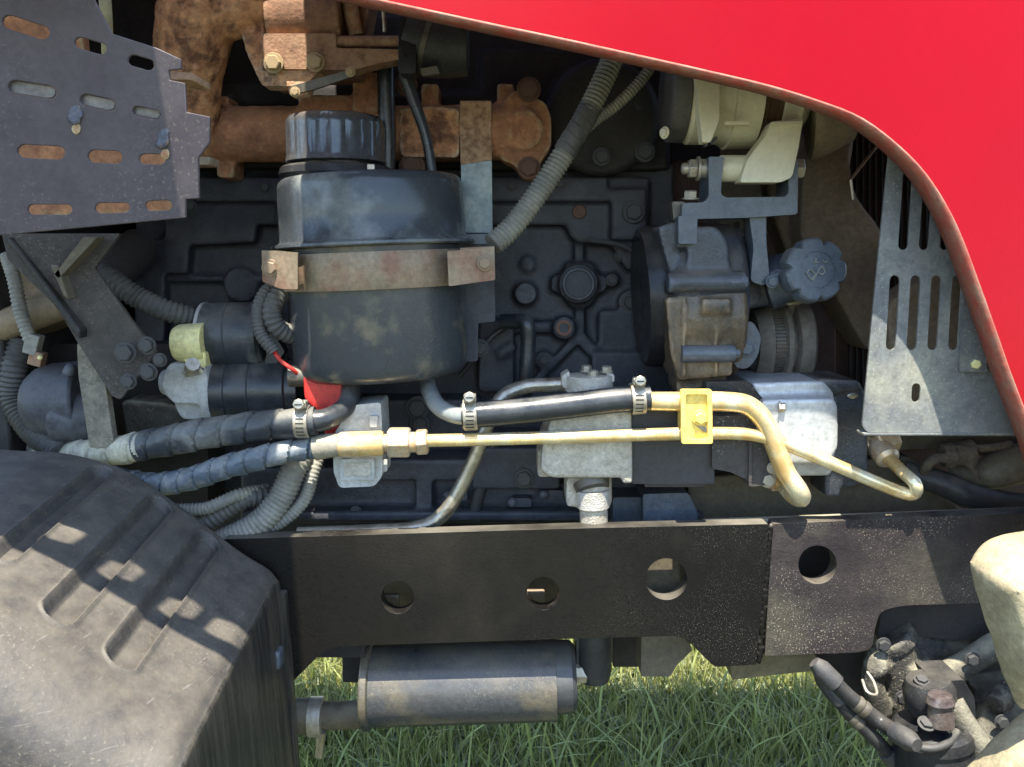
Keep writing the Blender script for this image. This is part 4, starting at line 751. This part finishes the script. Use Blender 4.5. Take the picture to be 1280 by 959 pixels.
bm = B(); prism(bm, fillet([(150, 500), (215, 505), (260, 530), (240, 560), (160, 560)], 8), .0, .1); O('clutch_casting', bm, m_cast, label='dusty grey casting under the starter nose', cat='casting', remesh=.003, smooth=3, disp=.004)
bm = B(); prism(bm, fillet([(-40, 430), (260, 430), (260, 640), (-40, 640)], 4), .06, .2); O('transmission_case', bm, m_dark, label='dark transmission case behind the left bracket and starter', cat='casing', bevel=.004)
# ================================================================== RIGHT: GUARD PLATE, SHROUD
gp = thing('guard_plate', 'grey guard plate with two rows of vertical slots on the right', 'plate', 1150, 400, -.14)
YG = -.165
sl1 = [capsule(x, 263, 100, 12.5, 94) for x in (1132, 1158, 1184)] + [capsule(x, 391, 94, 12.5, 93.5) for x in (1116, 1142, 1168, 1194)] + [capsule(1145, 491, 24, 11, 93)]
bm = B(); prism(bm, fillet([(1118, 130), (1236, 130), (1242, 300), (1300, 420), (1300, 541, 2), (1084, 541, 6), (1078, 532, 5), (1090, 400), (1104, 260)], 2), YG, .003, holes=sl1); O('slotted_plate', bm, m_perf, gp, bevel=.0007)
bm = B(); prism(bm, fillet([(1206, 340), (1234, 396), (1234, 465), (1200, 465), (1203, 396)], 2), YG - .006, .004); O('fixing_tab', bm, m_perf, gp, bevel=.0008)
bolt(gp, 1219, 455, YG - .006, 6, m_ycap, washer=False)
bm = B(); prism(bm, [(1078, 541), (1300, 541), (1300, 545), (1080, 545)], YG, .018); O('bottom_flange', bm, m_perf, gp, bevel=.001)
rs = thing('fan_shroud', 'dusty brown fan shroud curving behind the filler cap', 'shroud', 1060, 330, .1)
bm = B()
prism(bm, fillet([(1030, 150), (1075, 140), (1062, 200), (1070, 245), (1105, 290), (1112, 440), (1085, 440), (1045, 370), (1030, 330), (1000, 300), (1005, 210)], 14), .06, .08)
prism(bm, fillet([(960, 170), (1070, 165), (1060, 240), (1050, 330), (990, 330), (960, 250)], 12), .11, .08)
prism(bm, fillet([(1000, 200), (1040, 190), (1045, 270), (1005, 290)], 10), .09, .05)
O('shroud_shell', bm, m_shroud, rs, remesh=.004, smooth=6)
bm = B(); tube(bm, PT((1063, 225, .06), (1110, 165, .06)), M_(2, .05), n=8); tube(bm, PT((1063, 225, .06), (1066, 250, .06)), M_(2, .05), n=8); O('edge_trim', bm, m_zinc, rs)
ra = thing('radiator', 'dark maroon radiator core behind the slotted guard plate', 'radiator', 1150, 330, .15)
bm = B(); prism(bm, rect(1040, 60, 1500, 640), .17, .06); O('core', bm, m_maroon, ra, bevel=.003)
bm = B()
for i in range(34): prism(bm, rect(1062 + i * 8, 150, 1064.5 + i * 8, 560), .163, .008)
o = O('fins', bm, m_dark, ra); o['kind'] = 'stuff'
bm = B(); prism(bm, fillet([(1110, 380), (1180, 330), (1260, 400), (1250, 540), (1120, 540)], 10), -.06, .05); O('lower_hose_box', bm, m_shroud, label='dusty brown box seen through the lower slots of the guard plate', cat='box', remesh=.004, smooth=4)
bm = B(); prism(bm, rect(838, 200, 1045, 668), .16, .1); O('bay_divider', bm, m_maroon, label='dark bulkhead behind the gear housing and pulley', cat='panel', bevel=.003)
bm = B(); prism(bm, fillet([(905, 180), (945, 180), (960, 330), (935, 420), (895, 400)], 4), .08, .02); O('cooling_fan', bm, m_olive, label='dull brown fan blade behind the alternator bracket', cat='fan', bevel=.003)
# lower right bits above the rail
bm = B(); prism(bm, fillet([(860, 600), (1140, 570), (1160, 600), (1230, 660), (1250, 680), (860, 680)], 10), .0, .06); O('cross_member', bm, m_olive, label='brown dusty cross member behind the right end of the frame rail', cat='beam', remesh=.004, smooth=4)
bm = B(); tube(bm, PT((1130, 590, -.02), (1180, 605, -.04), (1220, 622, -.05), (1290, 630, -.05), (1340, 632, -.05)), [M_(14, 0), M_(16, 0), M_(12, 0), M_(11, 0)], n=20); O('radiator_hose', bm, m_rubber, label='black hose lying along the right end of the frame rail', cat='hose', ang=70)
bm = B(); tube(bm, PT((1185, 590, .0), (1230, 592, -.02), (1290, 575, -.03), (1350, 560, -.03)), [M_(8, 0), M_(22, 0), M_(26, 0), M_(26, 0)], n=28); O('air_pipe', bm, mat('dusty_tan_pipe', (.20, .175, .12), (.15, .13, .09), .5, 8, rough=.55, bump=.15, dust=.3), label='dusty tan pipe at the right edge under the guard plate', cat='pipe', ang=70)
bm = B()
tube(bm, PT((1155, 590, -.04), (1162, 578, -.05), (1175, 572, -.05), (1195, 575, -.05)), M_(7, -.05)); hlat(bm, 1178, 570, 1215, 566, -.04, -.04, [(0, 15), (.3, 17), (.35, 14), (1, 18)], 20)
tube(bm, PT((1195, 570, -.045), (1215, 585, -.05), (1222, 600, -.05)), M_(4, -.05)); tube(bm, PT((1185, 560, -.045), (1235, 560, -.05), (1265, 555, -.05)), M_(5, -.05))
O('corroded_valve', bm, mat('corroded_metal', (.09, .07, .055), (.16, .13, .09), .5, 60, rough=.8, bump=1, bsc=150), label='small corroded drain valve under the guard plate', cat='valve', remesh=.0016, smooth=2, disp=.0015, dsc=120)
bm = B(); prism(bm, fillet([(1075, 545), (1300, 545), (1300, 585), (1180, 560), (1075, 565)], 6), .0, .05); O('dark_shelf', bm, m_olive, label='rust brown shelf directly under the guard plate', cat='shelf', bevel=.004)
# ================================================================== FRAME RAILS
YF = -.12
fr = thing('frame_rail', 'long black frame rail plate with three round holes below the engine', 'rail', 640, 740, YF)
holes = [circ(497, 747, 20.5, 40), circ(679, 742, 20.5, 40), circ(833, 724, 26, 44)]
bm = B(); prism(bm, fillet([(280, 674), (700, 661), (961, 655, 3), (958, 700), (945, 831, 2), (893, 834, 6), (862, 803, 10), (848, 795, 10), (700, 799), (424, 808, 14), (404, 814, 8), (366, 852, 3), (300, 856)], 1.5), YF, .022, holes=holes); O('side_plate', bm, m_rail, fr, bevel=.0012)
bm = B(); prism(bm, fillet(rect(800, 690, 850, 762), 3), YF + .05, .01); O('inner_stay', bm, m_olive, fr, bevel=.002)
bm = B(); prism(bm, rect(420, 715, 720, 725), YF + .1, .01); prism(bm, rect(420, 700, 900, 790), YF + .16, .02); O('inner_plate', bm, m_olive, fr, bevel=.002)
for x, y, w in ((497, 747, 12), (679, 742, 14)): bm = B(); prism(bm, rect(x - 22, y - 3, x + 2, y + 26), YF + .06, .01); O('inner_stay', bm, m_strap, fr, bevel=.002)
fr2 = thing('front_frame_rail', 'dust speckled right section of frame rail with a single hole', 'rail', 1100, 720, YF)
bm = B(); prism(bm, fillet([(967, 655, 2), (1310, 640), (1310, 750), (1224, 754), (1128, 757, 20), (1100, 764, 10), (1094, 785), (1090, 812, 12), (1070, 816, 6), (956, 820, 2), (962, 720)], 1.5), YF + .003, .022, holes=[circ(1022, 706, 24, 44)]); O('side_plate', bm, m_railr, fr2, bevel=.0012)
bm = B(); prism(bm, [(880, 652), (1310, 636), (1310, 641), (1100, 650), (967, 655), (880, 658)], YF + .024, .012); O('top_flange', bm, mat('sandy_flange', (.3, .27, .19), (.2, .18, .13), .5, 20, rough=.7, bump=.4, dust=.6, speck=1), fr2, bevel=.0015)
bm = B()
for i in range(24):
    f = i / 23; c = P(964 - f * 15 + random.uniform(-.7, .7), 660 + f * 165, YF + .006); ball(bm, c, .004 + .001 * random.random(), (1, .6, 1.5), 2)
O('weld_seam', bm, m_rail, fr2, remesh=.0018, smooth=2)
bm = B(); prism(bm, rect(995, 675, 1060, 740), YF + .09, .02); O('inner_plate', bm, m_dark, fr2, bevel=.002)
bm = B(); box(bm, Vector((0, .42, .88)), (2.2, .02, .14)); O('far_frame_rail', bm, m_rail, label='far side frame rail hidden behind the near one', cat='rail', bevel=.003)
# ================================================================== UNDER THE RAIL
mf = thing('filter_canister', 'horizontal grey blue metal canister hanging under the frame rail', 'canister', 590, 855, -.05)
YM = -.055
bm = B(); hlat(bm, 464, 857, 694, 850, YM, YM, [(0, 48), (.0, 50), (1, 49), (1, 40)], 64); O('shell', bm, m_muff, mf)
bm = B(); hlat(bm, 456, 857, 467, 857, YM, YM, [(0, 40), (0, 52), (.2, 54), (.8, 54), (1, 50)], 64); O('end_rim', bm, m_muff, mf)
bm = B(); hlat(bm, 692, 846, 719, 845, YM, YM, [(0, 44), (.1, 45), (.8, 44), (1, 38)], 56); O('end_collar', bm, m_muff, mf)
bm = B(); hlat(bm, 716, 840, 735, 840, YM, YM, [(0, 15), (1, 14)], 8); O('drain_nut', bm, m_boltl, mf, bevel=.001)
bm = B(); prism(bm, fillet(rect(700, 855, 722, 873), 4), -.08, .03); O('lug', bm, m_strap, mf, bevel=.002)
bm = B(); prism(bm, fillet(rect(720, 790, 764, 846), 8), -.06, .05); hlat(bm, 742, 780, 743, 850, -.05, -.05, [(0, 22), (.8, 22), (1, 18)], 30); O('hose_boot', bm, m_rubber, label='dark dusty rubber boot right of the canister', cat='boot', bevel=.003)
dp = thing('drain_pipe', 'brownish pipe with a clamp entering the canister from the left', 'pipe', 410, 895, -.05)
bm = B(); hlat(bm, 340, 896, 460, 893, -.05, -.05, [(0, 22), (.49, 22), (.5, 17), (1, 17)], 36); O('tube', bm, m_olive, dp)
bm = B(); hlat(bm, 388, 896, 404, 896, -.05, -.05, [(0, 22), (0, 24.5), (1, 24.5), (1, 22)], 36); O('clamp_band', bm, m_boltl, dp)
bm = B(); hlat(bm, 402, 915, 399, 946, -.06, -.06, [(0, 6), (1, 5)], 12); O('strap_tail', bm, m_zinc, dp)
bm = B(); prism(bm, fillet(rect(428, 815, 456, 853), 3), -.04, .04); prism(bm, rect(395, 806, 456, 822), -.08, .05); O('hanger', bm, m_dark, label='short dark hanger between rail and canister', cat='hanger', bevel=.002)
bm = B(); prism(bm, fillet([(802, 790), (850, 790), (866, 812), (846, 832), (838, 846), (801, 846)], 3), -.08, .04); O('rail_spacer', bm, m_olive, label='olive brown block under the rail between canister and weld seam', cat='block', bevel=.003)
bm = B(); prism(bm, fillet([(912, 812), (1015, 812), (1030, 838), (985, 842), (915, 850)], 3), -.08, .05); O('rail_spacer', bm, mat('tan_block', (.16, .13, .07), (.12, .1, .06), .5, 12, rough=.7, bump=.3), label='long olive tan block under the rail right of the weld seam', cat='block', bevel=.003)
bm = B(); prism(bm, rect(766, 790, 800, 835), .02, .05); O('cross_tube', bm, m_dark, label='dark cross tube end behind the rubber boot', cat='tube', bevel=.003)
# ================================================================== FRONT AXLE
AXS = -.07
_P = P
def P(px, py, Y): return _P(px, py, Y + AXS)
ax = thing('front_axle', 'dusty cast iron front axle housing at the bottom right', 'axle', 1180, 860, .02)
bm = B()
tube(bm, PT((1118, 800, .0), (1124, 840, .0), (1140, 900, .0), (1155, 980, .0)), [M_(24, 0), M_(26, 0), M_(32, 0), M_(34, 0)], n=28, step=.01)
hlat(bm, 1112, 792, 1122, 806, .0, .0, [(0, 22), (.1, 27), (.9, 27), (1, 24)], 32)
hlat(bm, 1092, 832, 1104, 836, -.03, .0, [(0, 10), (.1, 14), (1, 16)], 24)
tube(bm, PT((1098, 812, -.01), (1090, 850, -.02), (1104, 892, -.02)), M_(13, 0), n=16, step=.01)
tube(bm, PT((1130, 815, .02), (1180, 812, .03), (1240, 808, .04)), [M_(30, 0), M_(26, 0), M_(30, 0)], n=24, step=.01)
tube(bm, PT((1150, 865, -.02), (1178, 848, -.03), (1215, 825, -.03), (1258, 800, -.03), (1320, 775, -.03)), [M_(22, 0), M_(15, 0), M_(16, 0), M_(18, 0)], n=20, step=.01)
tube(bm, PT((1210, 870, .04), (1260, 850, .04), (1330, 830, .04)), M_(40, 0), n=24, step=.01)
hull(bm, PT((1185, 830, .03), (1300, 820, .03), (1320, 1000, .03), (1180, 990, .03), (1200, 860, .1), (1320, 860, .1), (1300, 990, .1), (1150, 960, .1)))
hlat(bm, 1262, 915, 1268, 925, -.06, .04, [(0, 30), (.1, 38), (.5, 46), (1, 52)], 40)
hlat(bm, 1244, 880, 1262, 862, -.05, -.03, [(0, 12), (1, 14)], 20)
prism(bm, fillet([(1226, 900), (1300, 880), (1310, 990), (1240, 990)], 12), -.04, .08)
prism(bm, fillet(rect(1140, 838, 1182, 872), 8), -.035, .05)
O('housing', bm, m_cast, ax, remesh=.0028, smooth=6, disp=.0016, dsc=120)
for x, y, Y in ((1104, 806, -.03), (1128, 872, -.035), (1150, 818, -.0), (1215, 824, -.05), (1252, 902, -.06)): bolt(ax, x, y, Y, 7, m_boltd)
bm = B(); prism(bm, fillet([(1105, 745), (1300, 740), (1300, 802), (1188, 800), (1130, 794), (1096, 800)], 8), .0, .02); prism(bm, fillet([(1010, 800), (1110, 790), (1112, 850), (1120, 920), (1060, 900), (1030, 870)], 6), .03, .03); O('pivot_plate', bm, m_dark, ax, bevel=.003)
bm = B(); tube(bm, PT((1190, 878, -.10), (1205, 905, -.11), (1228, 940, -.12), (1260, 985, -.13)), [M_(14, -.1), M_(16, -.1), M_(17, -.1)], n=24); O('tie_rod', bm, m_cast, ax, label='dusty tie rod pointing down right')
sj = thing('steering_joint', 'black steering cylinder joint with greasy rings on the front axle', 'joint', 1170, 900, -.09)
bm = B(); hlat(bm, 1160, 848, 1164, 888, -.09, -.09, [(0, 14), (.02, 24), (.3, 29), (.7, 29), (1, 25)], 36); prism(bm, fillet([(1168, 852), (1205, 850), (1218, 872), (1220, 897), (1192, 898), (1180, 880)], 3), -.1, .05); O('knuckle', bm, m_black, sj, bevel=.003)
bm = B(); hlat(bm, 1165, 905, 1166, 960, -.1, -.1, [(0, 40), (.08, 44), (.3, 46), (.32, 42), (.5, 44), (1, 44)], 48); O('cylinder_eye', bm, m_black, sj)
bm = B(); lathe(bm, P(1163, 907, -.1), P(1163, 911, -.1), [(0, M_(38, -.1)), (.5, M_(42, -.1)), (1, M_(38, -.1))], 48, cap=False); O('retaining_ring', bm, m_zinc, sj)
bm = B(); hlat(bm, 1175, 868, 1176, 905, -.13, -.13, [(0, 6), (.02, 13), (.25, 16), (.3, 12), (.6, 14), (1, 15)], 24); O('grease_cap', bm, mat('greasy_metal', (.12, .09, .085), (.2, .17, .16), .5, 60, rough=.3, metal=.5, bump=.5), sj)
bolt(sj, 1152, 851, -.095, 7, m_boltd, axis=(0, -.3, 1)); bolt(sj, 1158, 905, -.13, 8, m_boltd, axis=(0, -.5, 1))
def shose(name, label, pts, r, Y):
    t = thing(name, label, 'hose', pts[1][0], pts[1][1], Y, 'black hydraulic hoses at the front axle')
    bm = B(); tube(bm, PT(*pts), M_(r, Y), n=20, step=.004); O('rubber_sleeve', bm, m_black, t, ang=70)
    for k in (0, 1):
        q, w = pts[0 if k == 0 else -1], pts[1 if k == 0 else -2]; a, b = P(*q), P(*w); d = (a - b).normalized()
        bm = B(); lathe(bm, a - d * .006, a + d * .028, [(0, M_(r + 2.5, Y)), (.7, M_(r + 2.5, Y)), (1, M_(r - 2, Y))], 20); O('crimped_end', bm, m_boltd, t)
    for f in (.35, .6):
        i = 1; a, b = P(*pts[i]), P(*pts[i + 1]); c = a.lerp(b, f); d = (b - a).normalized()
        bm = B(); lathe(bm, c - d * .004, c + d * .004, [(0, M_(r + .3, Y)), (.5, M_(r + 1.2, Y)), (1, M_(r + .3, Y))], 20, cap=False); O('band', bm, m_bolt, t)
shose('hydraulic_hose', 'upper black hydraulic hose running from under the rail to the steering joint', [(1040, 850, -.08), (1062, 872, -.085), (1092, 896, -.09), (1108, 908, -.1), (1124, 918, -.12)], 9.5, -.09)
bm = B(); tube(bm, PT((1120, 917, -.115), (1140, 930, -.135), (1162, 936, -.145), (1184, 930, -.14), (1196, 915, -.12)), M_(5, -.12), n=14); O('grease_hose', bm, m_rubber, label='thin black hose curling round the steering joint', cat='hose')
shose('hydraulic_hose', 'lower black hydraulic hose running parallel beneath the first one', [(1048, 872, -.075), (1060, 890, -.08), (1082, 912, -.085), (1098, 928, -.09), (1112, 945, -.09)], 8.5, -.085)
bm = B(); tube(bm, PT((1078, 850, -.06), (1084, 865, -.075), (1096, 868, -.075), (1092, 852, -.06), (1084, 840, -.05)), M_(1.8, -.06), n=8); O('split_ring', bm, m_boltl, label='thin bright wire ring hanging on the axle casting', cat='ring')
P = _P
# ================================================================== TYRE AT RIGHT
ty = thing('tyre', 'pale mud coated tyre edge close at the lower right corner', 'tyre', 1260, 800, -.42)
bm = B()
hull(bm, PT((1206, 700, -.42), (1218, 684, -.41), (1240, 668, -.41), (1290, 660, -.42), (1330, 660, -.42), (1210, 716, -.42), (1226, 760, -.42), (1246, 830, -.42), (1270, 890, -.42), (1340, 900, -.42), (1340, 700, -.46), (1270, 740, -.47), (1290, 850, -.46), (1240, 690, -.36), (1260, 760, -.34), (1330, 760, -.3), (1290, 880, -.36)))
O('tread_lug', bm, m_tyre, ty, remesh=.004, smooth=28, disp=.004, dsc=30)
bm = B(); hull(bm, PT((1188, 975, -.40), (1230, 940, -.40), (1256, 925, -.40), (1272, 890, -.40), (1340, 860, -.4), (1340, 1030, -.4), (1180, 1040, -.4), (1260, 960, -.44), (1330, 950, -.46), (1300, 1000, -.3), (1340, 900, -.28)))
O('tread_lug', bm, m_tyre, ty, remesh=.004, smooth=28, disp=.004, dsc=30)
tc = P(1330, 1200, -.25) + Vector((.10, 0, 0)); bm = B(); lathe(bm, tc, tc + Vector((.26, 0, 0)), [(0, .2), (0, .34), (.12, .375), (.3, .385), (.7, .385), (.88, .375), (1, .34), (1, .2)], 72); O('carcass', bm, m_tyre, ty)
# ================================================================== PLASTIC TANK
tk = thing('plastic_tank', 'large black ribbed plastic tank filling the lower left corner', 'tank', 150, 800, -.28)
prof = [(-220, 560), (-60, 556), (30, 560), (75, 562), (120, 571), (170, 590), (235, 635), (300, 684), (335, 706), (347, 719), (350, 726), (355, 770), (362, 850), (372, 960), (390, 1150)]
pp_ = [P(x, y, -.125) for x, y in prof]; pr = crom(pp_[:10], .0015)[:-1] + crom(pp_[9:], .003)
Y0, Y1 = -.125, -.47
ct = [P(150, 612, -.125), P(220, 648, -.125), P(278, 688, -.125)]
bot = [.36, .262, .245]
def groove(x, Y, z):
    d = 0
    if z < .84: return 0
    for k, c in enumerate(ct):
        cx = c.x - .006; hw = .0115; ys, ye = -.155, -.125 - [.22, .25, .25][k]
        yy = min(max(Y, ye), ys); r = math.hypot(x - cx, Y - yy); e = (hw - r) / .0030
        d = max(d, min(1, max(0, e)), key=abs) if e > -1.2 else d
        if -1.6 < e <= 0 and d == 0: d = -.22 * math.exp(-((e + .6) / .5) ** 2)
    return d * .010
bm = B(); rows = []; ny = 250
for j in range(ny + 1):
    f = j / ny; Y = Y0 + (Y1 - Y0) * min(f / .93, 1); row = []
    for i, p in enumerate(pr):
        x, z = p.x, p.z - .055 * f
        edge_r = .06; d = (Y - Y1)
        if d < edge_r:
            a = min(1, (edge_r - d) / edge_r); k = math.sqrt(max(0, 1 - a * a)); z -= edge_r * (1 - k) if p.z > .8 else 0
        if f < .03: z -= .006 * (1 - f / .03) ** 2
        z -= groove(x, Y, p.z)
        yy = Y
        if f > .93: z = z - (f - .93) / .07 * .45
        row.append(bm.verts.new((x, yy + (0 if f <= .93 else -.0004 * (f - .93) / .07), z)))
    rows.append(row)
for j in range(ny):
    for i in range(len(pr) - 1): bm.faces.new((rows[j][i], rows[j][i + 1], rows[j + 1][i + 1], rows[j + 1][i]))
n0 = len(crom(pp_[:10], .0015)) - 1; nc = len(pr) - 1
o = O('shell', bm, m_tank, tk, ang=40); o.data.materials.append(m_tankside)
for k, f in enumerate(o.data.polygons):
    if k % nc >= n0: f.material_index = 1
bm = B(); prism(bm, fillet([(346, 742), (356, 742), (364, 840), (374, 1000), (362, 1000)], 3), -.134, .012); O('seam_flange', bm, m_tankside, tk, bevel=.002)
bm = B(); c = P(338, 822, -.16); box(bm, c + Vector((.006, 0, 0)), (.014, .02, .022)); O('clip', bm, m_blue, tk, bevel=.003)
S.render.engine = 'CYCLES'
